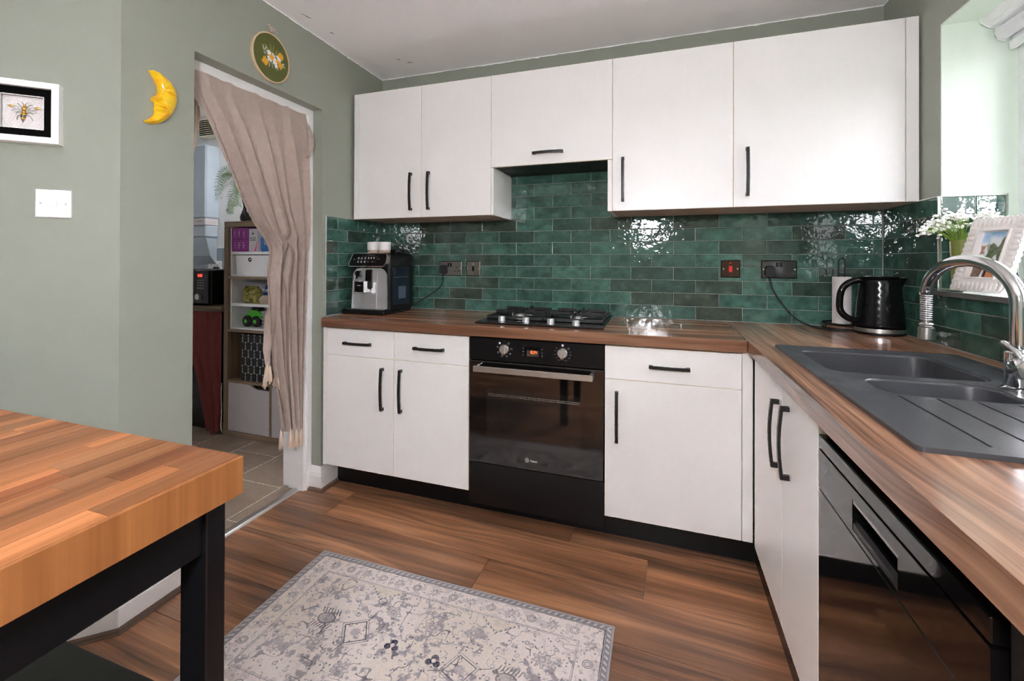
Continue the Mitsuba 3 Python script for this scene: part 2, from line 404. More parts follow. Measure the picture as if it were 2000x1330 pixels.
def tile(parent, u0, u1, z0, z1, put_on):
    b = 0.0016; g = 0.0012; u0 += g; u1 -= g; z0 += g; z1 -= g
    # local: x along the wall, y up, z out of the wall; a pillow of glaze with eased edges and a slight tilt
    j = rng.uniform(-0.0004, 0.0004, 4)
    e = 0.0022
    base = [(u0, z0, -.006), (u1, z0, -.006), (u1, z1, -.006), (u0, z1, -.006)]
    low = [(u0, z0, -.0012), (u1, z0, -.0012), (u1, z1, -.0012), (u0, z1, -.0012)]
    top = [(u0 + e, z0 + e, j[0]), (u1 - e, z0 + e, j[1]), (u1 - e, z1 - e, j[2]), (u0 + e, z1 - e, j[3])]
    v = base + low + top; f = []
    for k in (0, 4):
        for i in range(4):
            a, c = k + i, k + (i + 1) % 4
            f += [(a, c, c + 4), (a, c + 4, a + 4)]
    f += [(8, 9, 10), (8, 10, 11)]
    m = put_on(tm(v, f)); n = len(m.vertices)
    part(parent, 'tile', m, 'm_tile', False, uv=np.tile(rng.uniform(0, 1, (1, 2)), (n, 1)))
on_back = lambda m: frame(m, (0, 0, 0), X_, Z_, -Y_)
on_left = lambda m: lw(frame(m, (0.006, 0, 0), Y_, Z_, X_))
on_right = lambda m: frame(m, (2.628, 0, 0), -Y_, Z_, -X_)
on_reveal = lambda m: frame(m, (0, -0.4465, 0), X_, Z_, -Y_)
RZ = [0.9135 + 0.0665 * k for k in range(14)]
part('wall_back', 'grout', cat(box(0.0, 2.63, 0.0025, 0.0095, 0.90, 1.4465), box(0.86, 1.48, 0.0025, 0.0095, 1.44, 1.72)), 'm_grout', False)
for r in range(12):
    hood = r >= 8
    x_lo, x_hi = (0.864, 1.472) if hood else (0.003, 2.626)
    z1 = min(RZ[r + 1], 1.712)
    s = (2.065 if r % 2 == 0 else 1.961) - 12 * 0.2105
    edges = [x_lo] + [s + k * 0.2105 for k in range(20) if x_lo + 0.02 < s + k * 0.2105 < x_hi - 0.02] + [x_hi]
    for a, b in zip(edges[:-1], edges[1:]): tile('wall_back', a, b, RZ[r], z1, on_back)
part('wall_left', 'grout', lw(box(0.0, 0.0032, -0.545, 0.0, 0.90, 1.4465)), 'm_grout', False)
part('wall_left', 'tile_trim', lw(box(0.0, 0.0075, -0.5505, -0.546, 0.912, 1.447, .001)), 'm_alu', False, 'pale trim at the end of the tiles')
for r in range(8):
    s = -0.174 if r % 2 == 0 else -0.074
    edges = [-0.545] + sorted([s - k * 0.1875 for k in range(6) if -0.53 < s - k * 0.1875 < -0.003]) + [-0.001]
    for a, b in zip(edges[:-1], edges[1:]): tile('wall_left', a, b, RZ[r], RZ[r + 1], on_left)
part('wall_right', 'grout', cat(box(2.6305, 2.6345, 0.0, -0.444, 0.90, 1.4465), box(2.6305, 2.6345, -0.44, -2.7, 0.90, 1.098), box(2.63, 2.815, -0.4445, -0.441, 1.10, 1.446)), 'm_grout', False)
for r in range(8):
    s = 0.193 if r % 2 == 0 else 0.1
    y_hi = 2.6 if r < 3 else 0.442
    edges = [0.003] + [s + k * 0.1945 for k in range(16) if 0.02 < s + k * 0.1945 < y_hi - 0.02] + [y_hi]
    z1 = 1.095 if r == 2 else RZ[r + 1]
    for a, b in zip(edges[:-1], edges[1:]):
        if r < 3 or True: tile('wall_right', a, b, RZ[r], z1 if a > 0.44 else RZ[r + 1], on_right)
for r in range(3, 8):
    edges = [2.636, 2.732, 2.815] if r % 2 else [2.636, 2.690, 2.815]
    for a, b in zip(edges[:-1], edges[1:]): tile('wall_right', a, b, max(RZ[r], 1.108), RZ[r + 1], on_reveal)
part('wall_right', 'tile_trim', cat(box(2.6255, 2.634, -0.4475, -0.4425, 1.106, 1.447, .001)), 'm_chrome', False, 'chrome corner trim of the tiles at the window reveal')
part('wall_right', 'tile_trim', cat(box(2.634, 2.815, -0.4475, -0.4425, 1.445, 1.449), box(2.6255, 2.6335, -.4425, 0, 1.445, 1.4485)), 'm_white', False, 'white trim above the tiles')
# window sill
pbr('m_sill', lin(226, 234, 232), 0.25)
pbr('m_sill_edge', lin(104, 104, 102), 0.5)
struct('trim_5', box(2.618, 2.846, WY1, WY0 - .0005, 1.092, 1.107, .002), 'm_sill', label='pale window sill above the sink')
struct('trim_6', box(2.615, 2.6182, WY1, WY0 + .002, 1.090, 1.1075, .0008), 'm_sill_edge', label='dark metal edge strip of the window sill')
# ------------------------------------------------------------------ kitchen units
def satin(p, n, uv):
    return mi.Color3f(*lin(238, 237, 236)) * (0.994 + 0.012 * noise(p.x * 260 + p.y * 260, 0.0, p.z * 3))
pbr('m_front', proc(satin), 0.32, spec=0.45)
pbr('m_edge', lin(226, 214, 190), 0.5)
pbr('m_carcass', lin(222, 218, 210), 0.5)
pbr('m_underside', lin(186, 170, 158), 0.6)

def door_panel(parent, name, x0, x1, z0, z1, yf, t=0.018, axis='x', cover=True):
    """a slab front with a cream edge band: yf its front face; axis 'x' for the back run, 'y' for the right run (facing -x)"""
    g = 0.0012
    if axis == 'x':
        k = part(parent, name, box(x0 + g, x1 - g, yf, yf + t, z0 + g, z1 - g, .0012), 'm_front', 30)
        part(k, 'edge_band', box(x0 + g * .5, x1 - g * .5, yf + .0016, yf + t - .002, z0 + g * .5, z1 - g * .5), 'm_edge', False, 'cream edge band')
    else:
        k = part(parent, name, box(yf, yf + t, x0 + g, x1 - g, z0 + g, z1 - g, .0012), 'm_front', 30)
        part(k, 'edge_band', box(yf + .0016, yf + t - .002, x0 + g * .5, x1 - g * .5, z0 + g * .5, z1 - g * .5), 'm_edge', False, 'cream edge band')
    return k

def handle_mesh(L, w=0.0125, h=0.029):
    n = 14
    t = np.linspace(0, 1, n)
    outer = [(-L / 2 + L * a, h - .007 + 0.007 * math.sin(math.pi * a)) for a in t]
    inner = [(L / 2 - 0.013 - (L - .026) * a, h - .0135 + 0.006 * math.sin(math.pi * a)) for a in t]
    poly = sg.Polygon([(-L / 2, 0)] + outer + [(L / 2, 0), (L / 2 - .013, 0)] + inner + [(-L / 2 + .013, 0)])
    m = trimesh.creation.extrude_polygon(poly, w, engine='earcut'); m.apply_translation((0, 0, -w / 2))
    return m       # x along the bar, y out of the door
_hm = {}
def handle(parent, c, L, along, out):
    along, out = np.asarray(along, float), np.asarray(out, float)
    key = (L, tuple(along), tuple(out))
    if key not in _hm:
        _hm[key] = mikit.ply(frame(handle_mesh(L), (0, 0, 0), along, out, np.cross(along, out)), 'm_black_handle', smooth=25)
    part(parent, 'handle', {**_hm[key], 'to_world': T().translate(list(map(float, c)))}, None, label='black bow handle')

FY, BY, SX = -0.321, -0.600, 2.013         # front faces: wall units, base units, right run
def carcass(x0, x1, y0, y1, z0, z1, open_front=True):
    t = 0.018
    return cat(box(x0, x0 + t, y0, y1, z0, z1), box(x1 - t, x1, y0, y1, z0, z1), box(x0 + t, x1 - t, y0, y1, z1 - t, z1), box(x0 + t, x1 - t, y1 - .008, y1, z0, z1 - t))

WT, WB, WH = 2.166, 1.445, 1.690
# double wall unit at the left
k = thing('wall_cabinet', 'white double door wall cabinet in the left corner above the coffee machine', 'wall cabinet')
part(k, 'carcass', carcass(.058, .862, FY + .020, -.001, WB + .002, WT - .002), 'm_carcass', False)
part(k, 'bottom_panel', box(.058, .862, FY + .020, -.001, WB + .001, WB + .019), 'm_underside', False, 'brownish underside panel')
d = door_panel(k, 'door', .056, .460, WB, WT, FY); handle(d, (.399, FY, 1.587), .206, Z_, -Y_)
d = door_panel(k, 'door', .460, .864, WB, WT, FY); handle(d, (.508, FY, 1.587), .206, Z_, -Y_)
part(k, 'filler_strip', box(.024, .055, FY + .001, FY + .019, WB, WT, .001), 'm_front', False)
part(k, 'end_panel', box(.8655, .878, FY + .001, -.001, WB, WH - .001, .001), 'm_front', False, 'white end panel beside the hob recess')
part(k, 'end_panel', box(.8635, .8715, FY + .018, -.001, WH, WT), 'm_carcass', False)
# short unit over the hob
k = thing('wall_cabinet', 'short white lift up cabinet over the hob with a horizontal handle', 'wall cabinet')
part(k, 'carcass', carcass(.872, 1.4495, FY + .020, -.0015, WH + .012, WT - .002), 'm_carcass', False)
part(k, 'bottom_panel', box(.8795, 1.4495, FY + .020, -.001, WH + .004, WH + .030), 'm_black', False, 'black underside of the extractor')
d = door_panel(k, 'door', .864, 1.472, WH, WT, FY); handle(d, (1.163, FY, 1.745), .152, X_, -Y_)
# wall unit right of the hob
k = thing('wall_cabinet', 'white single door wall cabinet to the right of the hob', 'wall cabinet')
part(k, 'carcass', carcass(1.452, 1.982, FY + .020, -.001, WB + .002, WT - .002), 'm_carcass', False)
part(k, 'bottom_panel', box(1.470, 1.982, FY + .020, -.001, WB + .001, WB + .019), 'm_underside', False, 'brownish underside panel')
part(k, 'end_panel', box(1.4505, 1.4715, FY + .001, -.001, WB, WH - .001, .001), 'm_front', False, 'white end panel beside the hob recess')
d = door_panel(k, 'door', 1.472, 1.982, WB, WT, FY); handle(d, (1.520, FY, 1.590), .206, Z_, -Y_)
# corner wall unit at the window
k = thing('wall_cabinet', 'white wide single door wall cabinet in the corner next to the window', 'wall cabinet')
part(k, 'carcass', carcass(1.983, 2.585, FY + .020, -.001, WB + .002, WT - .002), 'm_carcass', False)
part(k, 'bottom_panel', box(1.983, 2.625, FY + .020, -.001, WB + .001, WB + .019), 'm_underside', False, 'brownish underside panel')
d = door_panel(k, 'door', 1.982, 2.583, WB, WT, FY); handle(d, (2.035, FY, 1.595), .209, Z_, -Y_)
part(k, 'filler_strip', box(2.585, 2.6255, FY + .001, FY + .019, WB, WT, .001), 'm_front', False)

# base units of the back run
ZK, ZD, ZU = 0.152, 0.722, 0.859
k = thing('base_cabinet', 'white base cabinet with two drawers and two doors left of the oven', 'base cabinet')
part(k, 'carcass', carcass(.064, .857, BY + .020, -.02, ZK + .001, .8635), 'm_carcass', False)
part(k, 'end_panel', box(.040, .0625, BY + .002, -.02, ZK - .002, .8635, .001), 'm_front', False)
for x0, x1, hx in ((.064, .462, .255), (.462, .859, .656)):
    d = door_panel(k, 'drawer', x0, x1, ZD, ZU, BY); handle(d, (hx, BY, .789), .160, X_, -Y_)
for x0, x1, hx in ((.064, .462, .401), (.462, .859, .5045)):
    d = door_panel(k, 'door', x0, x1, ZK, ZD, BY); handle(d, (hx, BY, .574), .208, Z_, -Y_)
k = thing('base_cabinet', 'white base cabinet with one drawer and one door right of the oven', 'base cabinet')
part(k, 'carcass', carcass(1.470, 1.973, BY + .020, -.02, ZK + .001, .8635), 'm_carcass', False)
d = door_panel(k, 'drawer', 1.4685, 1.975, ZD, ZU, BY); handle(d, (1.718, BY, .786), .152, X_, -Y_)
d = door_panel(k, 'door', 1.4685, 1.975, ZK, ZD, BY); handle(d, (1.5175, BY, .570), .208, Z_, -Y_)
part(k, 'corner_post', box(1.9765, 2.012, BY + .001, BY + .019, ZK, .8635, .001), 'm_front', False)
# sink unit of the right run
k = thing('base_cabinet', 'white two door sink base cabinet on the right beside the dishwasher', 'base cabinet')
part(k, 'carcass', cat(box(SX + .020, 2.60, -1.3635, -1.346, ZK + .001, .72), box(SX + .020, 2.60, -.64, -.622, ZK + .001, .72), box(SX + .020, 2.60, -1.346, -.64, ZK + .001, ZK + .019)), 'm_carcass', False)
d = door_panel(k, 'door', -1.038, -.624, ZK, .8635, SX, axis='y'); handle(d, (SX, -1.000, .700), .200, Z_, -X_)
d = door_panel(k, 'door', -1.3635, -1.038, ZK, .8635, SX, axis='y'); handle(d, (SX, -1.115, .712), .200, Z_, -X_)
# end unit past the dishwasher
k = thing('base_cabinet', 'white base cabinet end past the dishwasher at the right edge', 'base cabinet')
part(k, 'carcass', box(SX + .020, 2.60, -2.70, -2.005, ZK, .8635), 'm_carcass', False)
door_panel(k, 'door', -2.70, -1.992, ZK, .8635, SX, axis='y')
# plinths
k = put('plinth', box(.007, 2.043, -.455, -.44, .001, ZK - .003), 'm_black_satin', False, 'black plinth board under the base cabinets of the back run', 'plinth')
k = put('plinth', box(2.045, 2.06, -1.36, -.4555, .001, ZK - .003), 'm_black_satin', False, 'black plinth board under the sink cabinet on the right', 'plinth')

# ------------------------------------------------------------------ worktops
TOP, TB = 0.912, 0.866
def walnut_strips(p, n, uv):
    s = dr.floor(p.y / 0.052 + 40.0)
    t = cell_rand(s, 2.0, 5.0)
    c = wood(p.x * 0.8 + t * 7, p.y + (p.z - 0.9) * 1.0, s * 1.3, (0.060, 0.026, 0.015), (0.185, 0.083, 0.047), (0.37, 0.195, 0.115), 1.15)
    return c * (0.62 + 0.75 * t)
def walnut(p, n, uv):
    return wood(p.y * 0.9 + 3.0, p.x + (p.z - 0.9) * 0.8 + 0.05 * fbm(p.y * 2.0, p.x * 3.0, 1.0, 2), 4.0, (0.075, 0.036, 0.024), (0.225, 0.112, 0.068), (0.40, 0.225, 0.14), 1.0)
pbr('m_worktop_strips', proc(walnut_strips), 0.17, spec=0.5)
pbr('m_worktop', proc(walnut), 0.15, spec=0.7)
put('worktop', box(.043, 1.9905, -.622, -.002, TB, TOP, .003), 'm_worktop_strips', False, 'walnut effect worktop on the back run, with the hob', 'worktop')
SK = rrect(2.06, 2.552, -1.68, -0.72, .01)
wt = sg.box(1.992, -2.75, 2.6265, -.003).difference(sg.box(2.075, -1.665, 2.538, -.735))
put('worktop', prism(wt, TB, TOP), 'm_worktop', False, 'walnut effect worktop on the right run, with the sink', 'worktop')
put('joint_strip', box(1.9903, 1.9922, -.60, -.004, TB, TOP + .0007), 'm_alu', False, 'thin aluminium joint strip between the two worktops', 'strip')
# ------------------------------------------------------------------ oven, hob, dishwasher
pbr('m_glass_black', (0.0035, 0.0033, 0.0035), 0.035, spec=0.9)
pbr('m_oven_window', (0.010, 0.009, 0.009), 0.035, spec=0.9)
scene['m_led_orange'] = {'type': 'diffuse', 'reflectance': rgb((0.02, 0.01, 0.01))}
ov = thing('oven', 'built in black glass oven with a silver bar handle under the hob', 'oven')
part(ov, 'housing', cat(box(.8625, 1.4655, BY + .02, -.05, .16, .8635)), 'm_black', False)
part(ov, 'control_panel', box(.8625, 1.4655, BY, BY + .019, .7575, .8585, .0015), 'm_black_satin', 30)
part(ov, 'lower_panel', box(.8605, 1.4665, BY + .004, BY + .019, .098, .288, .001), 'm_black_satin', False, 'plain black panel below the oven door')
dd = part(ov, 'door', box(.8625, 1.4655, BY - .004, BY + .019, .292, .7535, .0025), 'm_glass_black', 30)
part(dd, 'window', plate(rrect(.948, 1.372, .385, .634, .012), .0006, (0, BY - .0036, 0), X_, Z_), 'm_oven_window', False, 'see through oven window')
part(dd, 'rack', cat(*[cyl((.955, BY - .0044, z), (1.365, BY - .0044, z), .0007, 6) for z in (.602, .609)]), 'm_steel', True, 'wire shelf seen through the window')
hb = part(dd, 'handle', box(.900, 1.426, BY - .053, BY - .041, .7135, .7395, .002), 'm_alu', 30, 'silver bar handle')
for x in (.908, 1.418): part(hb, 'bracket', box(x - .008, x + .008, BY - .0412, BY - .0035, .7145, .7385, .002), 'm_alu', 30)
# brand mark of the door: a ring with a stroke, and the lettering
o = np.array([1.1375, BY - .0042, .334])
ring = sg.Point(0, 0).buffer(.0085).difference(sg.Point(0, 0).buffer(.0066)).difference(sg.box(-.003, .004, .003, .02)).union(sg.box(-.001, -.004, .001, .0115))
part(dd, 'brand_mark', plate(ring, .0004, o, X_, Z_), 'm_ink', False, 'round power symbol mark')
part(dd, 'lettering', text_on('indesit', .0075, .0004, o + (.031, 0, -.0005), X_, Z_, bold=True), 'm_ink', False, 'printed brand name')
def oven_knob(x, z, icons):
    kk = part(ov, 'knob', cat(lathe([(0, .0), (.0225, .0), (.0225, .008), (.0215, .0105), (.0195, .012), (0, .012)], 36, (x, BY, z), -Y_)), 'm_alu', 35, 'silver control knob')
    part(kk, 'grip', frame(hull([(sx * .0055, y, zz) for sx in (-1, 1) for y, zz in ((-.019, .011), (-.018, .026), (.018, .011), (.017, .026), (-.027, .011), (-.026, .018))]), (x, BY, z), X_, Z_, -Y_), 'm_alu', 30)
    for a, kind in icons:
        c = np.array([x + .0335 * math.sin(math.radians(a)), BY - .0003, z + .0335 * math.cos(math.radians(a))])
        if kind == 'dot': s = sg.Point(0, 0).buffer(.0052)
        elif kind == 'ring': s = sg.Point(0, 0).buffer(.0045).difference(sg.Point(0, 0).buffer(.0033)).union(sg.box(-.0006, -.003, .0006, .003))
        elif kind == 'box': s = sg.box(-.005, -.0035, .005, .0035).difference(sg.box(-.004, -.0025, .004, .0025))
        elif kind == 'fan': s = shapely.union_all([sa.rotate(sg.box(-.0008, 0, .0008, .0045), t, origin=(0, 0)) for t in range(0, 360, 60)])
        elif kind == 'tick': s = sg.box(-.0006, -.003, .0006, .003)
        else:
            part(ov, 'dial_number', text_on(kind, .0042, .0003, c, X_, Z_), 'm_ink_dim', False, 'printed dial marks'); continue
        part(ov, 'dial_symbol', plate(s, .0003, c, X_, Z_), 'm_ink' if kind in ('dot',) else 'm_ink_dim', False, 'printed dial marks')
oven_knob(1.0305, .8135, [(-40, 'dot'), (0, 'tick'), (38, 'ring'), (85, 'box'), (125, 'fan'), (160, 'ring'), (200, 'box'), (240, 'ring'), (285, 'fan')])
oven_knob(1.2925, .8135, [(0, 'dot'), (50, 'ring'), (78, '60'), (100, '100'), (125, '120'), (155, '140'), (205, '160'), (232, '180'), (258, '200'), (285, '220'), (310, '250')])
dp = part(ov, 'display', plate(sg.box(1.126, .787, 1.193, .830), .0008, (0, BY - .0002, 0), X_, Z_), 'm_black_gloss', False, 'clock display')
pbr('m_lcd', lin(74, 66, 58), 0.25)
part(dp, 'screen', plate(sg.box(1.134, .789, 1.188, .816), .0005, (0, BY - .0008, 0), X_, Z_), 'm_lcd', False)
def seven(s, h, w, t, gap):
    seg = {'a': (0, h - t, w, h), 'g': (0, h / 2 - t / 2, w, h / 2 + t / 2), 'd': (0, 0, w, t), 'f': (0, h / 2, t, h), 'b': (w - t, h / 2, w, h), 'e': (0, 0, t, h / 2), 'c': (w - t, 0, w, h / 2)}
    on = {'0': 'abcdef', '1': 'bc', '2': 'abged', '4': 'fgbc', ' ': ''}
    out, x = [], 0
    for ch in s:
        if ch == ':': out += [sg.box(x, h * .28, x + t, h * .28 + t), sg.box(x, h * .66, x + t, h * .66 + t)]; x += t + gap; continue
        out += [sg.box(x + a, b, x + c, d) for a, b, c, d in (seg[k] for k in on[ch])]; x += w + gap
    return shapely.union_all(out), x - gap
sv, sw = seven('10:24', .0125, .0056, .0011, .0020)
part(dp, 'digits', plate(sa.translate(sv, 1.163 - sw / 2, .8015), .0003, (0, BY - .00135, 0), X_, Z_), 'm_led_orange', False, 'orange clock digits', emitter={'type': 'area', 'radiance': rgb((0.15, 0.026, 0.006))})
for z, s in ((.8225, 'ring'), (.8085, 'bar'), (.794, 'ring')):
    for x in (1.118, 1.203):
        sh = sg.box(-.004, -.0005, .004, .0005) if s == 'bar' else sg.Point(0, 0).buffer(.0024).difference(sg.Point(0, 0).buffer(.0017))
        part(ov, 'button_symbol', plate(sa.translate(sh, x, z), .0003, (0, BY - .0002, 0), X_, Z_), 'm_ink_dim', False)

# gas hob
HZ = TOP
hb = thing('gas_hob', 'black four burner gas hob with silver knobs set in the worktop', 'hob')
part(hb, 'base_plate', box(.862, 1.456, -.532, -.030, HZ + .0002, HZ + .009, .002), 'm_glass_black', 30, 'black glass plate')
part(hb, 'burner_tray', cat(box(.874, 1.444, -.412, -.042, HZ + .009, HZ + .0135, .002)), 'm_black_gloss', 30)
burners = [(1.012, -.302, .030), (1.012, -.125, .036), (1.306, -.302, .024), (1.306, -.125, .036)]
pbr('m_burner', (0.55, 0.54, 0.50), 0.35, metal=0.9)
for x, y, r in burners:
    b = part(hb, 'burner', lathe([(0, 0), (r + .006, 0), (r + .006, .004), (r, .006), (r, .017), (r - .003, .019), (0, .019)], 36, (x, y, HZ + .013)), 'm_burner', 35, 'silver burner ring')
    part(b, 'burner_cap', lathe([(0, .019), (r - .005, .019), (r - .003, .021), (r - .005, .025), (0, .026)], 36, (x, y, HZ + .013)), 'm_iron', 35, 'black burner cap')
    part(b, 'igniter', cyl((x - r - .008, y + .012, HZ + .013), (x - r - .008, y + .012, HZ + .030), .002, 8), 'm_white', 30)
def bar(p, q, w, h):
    """a flat iron bar standing on edge from p to q"""
    p, q = np.asarray(p, float), np.asarray(q, float); d = q - p; d[2] = 0; d /= np.linalg.norm(d); s = np.array([-d[1], d[0], 0]) * w / 2
    return hull([e + k * s + dz for e in (p, q) for k in (-1, 1) for dz in (np.zeros(3), np.array([0, 0, -h]))])
for x0, x1 in ((.878, 1.157), (1.161, 1.440)):
    g = part(hb, 'pan_support', cat(*[bar(a, b, .009, .010) for a, b in (((x0, -.404, HZ + .0265), (x1, -.404, HZ + .0265)), ((x0, -.046, HZ + .0265), (x1, -.046, HZ + .0265)), ((x0 + .005, -.404, HZ + .0265), (x0 + .005, -.046, HZ + .0265)), ((x1 - .005, -.404, HZ + .0265), (x1 - .005, -.046, HZ + .0265)))]), 'm_iron', False, 'black cast iron pan support frame')
    cx = (x0 + x1) / 2
    for yc in (-.302, -.125):
        ft = []
        for sx in (-1, 1):
            e = x0 + .005 if sx < 0 else x1 - .005
            # a finger rising from the frame and running level in towards the burner
            ft.append(hull([(e + dx, yc + s * .0045, z) for s in (-1, 1) for dx, z in ((0, HZ + .017), (-sx * .012, HZ + .047), (-sx * .020, HZ + .047), (-sx * .016, HZ + .036), (-sx * .005, HZ + .017))]))
            ft.append(bar((e - sx * .012, yc, HZ + .047), (cx + sx * .026, yc, HZ + .047), .008, .012))
        for f_ in ft[1::2]: part(g, 'finger', f_, 'm_iron', False)
        part(g, 'riser', cat(ft[0]), 'm_iron', False); part(g, 'riser', cat(ft[2]), 'm_iron', False)
        for sy in (-1, 1):
            e = -.404 if (yc < -.2 and sy < 0) else -.046 if (yc > -.2 and sy > 0) else -.2135
            part(g, 'finger', cat(bar((cx, e, HZ + .047), (cx, yc + sy * .026, HZ + .047), .008, .012), box(cx - .004, cx + .004, e - .005, e + .005, HZ + .017, HZ + .046)), 'm_iron', False)
    part(g, 'cross_bar', bar((x0, -.2135, HZ + .0265), (x1, -.2135, HZ + .0265), .009, .010), 'm_iron', False)
    for x in (x0 + .01, x1 - .01):
        for y in (-.394, -.056): part(g, 'rubber_foot', cyl((x, y, HZ + .0134), (x, y, HZ + .0168), .006, 8), 'm_rubber', False)
for x, y in ((.970, -.455), (1.092, -.463), (1.212, -.471), (1.330, -.488)):
    kk = part(hb, 'knob', lathe([(0, 0), (.0175, 0), (.0175, .003), (.0165, .005), (.0160, .020), (.0145, .0225), (0, .0235)], 30, (x, y, HZ + .009)), 'm_silver_plastic', 35, 'silver hob knob')
    part(kk, 'pointer', box(x - .0012, x + .0012, y - .0165, y - .004, HZ + .0315, HZ + .0330), 'm_black', False)

# dishwasher
pbr('m_dishwasher_gloss', (0.0035, 0.0033, 0.0035), 0.05, spec=0.55)
dw = thing('dishwasher', 'black glossy dishwasher with a recessed handle under the right worktop', 'dishwasher')
DY0, DY1 = -1.9435, -1.3655
part(dw, 'cabinet', box(SX + .03, 2.58, DY0 - .008, DY1 - .001, .02, .835), 'm_black', False)
part(dw, 'control_strip', box(SX, SX + .03, DY0, DY1, .796, .826, .002), 'm_dishwasher_gloss', 30)
fp = sg.box(-DY1, .708, -DY0, .7925).difference(sg.box(1.560, .7165, 1.735, .771))
fas = part(dw, 'fascia', frame(prism(fp, 0, .026), (SX, 0, 0), -Y_, Z_, X_), 'm_dishwasher_gloss', False)
part(fas, 'handle_recess', box(SX + .024, SX + .0285, -1.74, -1.555, .710, .778), 'm_black_dull', False, 'black recess of the grip')
part(fas, 'recess_lining', box(SX + .001, SX + .0238, -1.7345, -1.5605, .7645, .7708), 'm_alu', False, 'silver lining of the recess')
part(fas, 'grip_bar', hull([(SX + x, y, z) for y in (-1.7345, -1.5605) for x, z in ((.001, .7168), (.001, .728), (.006, .735), (.014, .730), (.014, .7168))]), 'm_black_satin', 30)
part(fas, 'lettering', cat(text_on('beko', .009, .0005, (SX - .0002, -1.4185, .769), -Y_, Z_, bold=True), text_on('wash', .004, .0005, (SX - .0002, -1.418, .7585), -Y_, Z_)), 'm_ink_dim', False, 'small printed brand name')
part(dw, 'door', box(SX, SX + .028, DY0, DY1, .10, .7065, .002), 'm_dishwasher_gloss', 30)
part(dw, 'kick_plate', box(SX + .05, SX + .06, DY0, DY1, .001, .095), 'm_black', False)
part(dw, 'side_gap_strip', box(SX + .012, SX + .03, -1.988, -1.9525, .02, .835), 'm_black', False, 'black strip standing in for the dark gap beside the door')  # black strip put in for the shade of an open gap

# ------------------------------------------------------------------ sink and tap
def granite(p, n, uv):
    s = noise(p.x * 900, p.y * 900, p.z * 900)
    wear = smoothstep(0.55, 0.8, fbm(p.x * 9, p.y * 9, 3.0, 3)) * 0.35
    return mix(mi.Color3f(0.030, 0.031, 0.036), mi.Color3f(0.075, 0.078, 0.086), s * 0.55 + wear)
pbr('m_granite', proc(granite), 0.30, spec=0.5)
sk = thing('sink', 'black granite one and a half bowl sink with a grooved drainer', 'sink')
S0, S1 = TOP + .0003, TOP + .0085
outer = man(prism(rrect(2.058, 2.553, -1.685, -.718, .012), S0, S1))
inner_step = man(prism(rrect(2.078, 2.535, -1.668, -.736, .03), S1 - .0025, S1 + .01))
b1p, b2p = rrect(2.108, 2.452, -1.118, -.778, .045), rrect(2.150, 2.405, -1.330, -1.158, .055)
plate_m = outer - inner_step - man(prism(b1p, 0, 2)) - man(prism(b2p, 0, 2))
for i in range(5):
    x = 2.168 + .0655 * i
    plate_m = plate_m - man(prism(rrect(x - .0028, x + .0028, -1.640, -1.336, .002), S1 - .0052, S1 + .01))
part(sk, 'rim', unman(plate_m), 'm_granite', 30)
part(sk, 'drainer', box(2.085, 2.53, -1.66, -1.337, S0 + .0002, S1 - .0052), 'm_granite', False)
def bowl(poly, depth, taper, name, drain):
    rings, outr = [], []
    def ring(pl, z):
        c = np.asarray(pl.exterior.coords)[:-1]; k = 64
        ls = sg.LinearRing(c); s0 = ls.project(sg.Point(pl.centroid.x, pl.bounds[1]))
        return [(*ls.interpolate((s0 + i / k * ls.length) % ls.length).coords[0], z) for i in range(k)]
    lev = [(-.004, S1 - .0025), (.002, S1 - .0045), (.006, S1 - .010), (.006 + taper * .5, S1 - depth * .5), (.006 + taper, S1 - depth + .02), (.02 + taper, S1 - depth + .004), (.035 + taper, S1 - depth)]
    R = [ring(poly.buffer(-d) if d else poly, z) for d, z in lev]
    c = np.array([*poly.centroid.coords[0], S1 - depth - .002])
    R.append([tuple(c + (np.array(q) - c) * .12) for q in R[-1]])
    m = loft(R, (False, True)); m.invert()
    o = [ring(poly.buffer(.003), S1 - .006)] + [ring(poly.buffer(-d + .006), z - .006) for d, z in lev[3:]]
    mo = loft(o, (False, True))
    b = part(sk, name, cat(m, mo), 'm_granite', 40)
    part(b, 'drain', lathe([(0, 0), (.040, 0), (.042, .002), (.038, .004), (0, .003)], 28, (c[0], c[1], S1 - depth)), 'm_chrome', 35, 'chrome drain')
bowl(b1p, .19, .012, 'large_bowl', 1); bowl(b2p, .13, .012, 'small_bowl', 1)

tp = thing('kitchen_tap', 'chrome arched mixer tap with a spring pull out hose over the sink', 'tap')
TX, TY = 2.446, -1.187
part(tp, 'body', cat(lathe([(0, 0), (.029, 0), (.029, .006), (.024, .009), (.0235, .085), (.021, .088), (0, .088)], 36, (TX, TY, S1 - .002))), 'm_chrome', 35)
lv = part(tp, 'mixer_knuckle', cat(lathe([(0, 0), (.021, 0), (.024, .006), (.024, .034), (.019, .043), (0, .046)], 30, (TX - .006, TY - .012, S1 + .052), (-.10, -.98, -.05))), 'm_chrome', 35)
part(lv, 'lever', cat(tube(spline([(TX - .006, TY - .022, S1 + .070), (TX - .012, TY - .006, S1 + .088), (TX - .018, TY + .022, S1 + .102)], 10), np.linspace(.0085, .0065, 10), 10)), 'm_chrome', True)
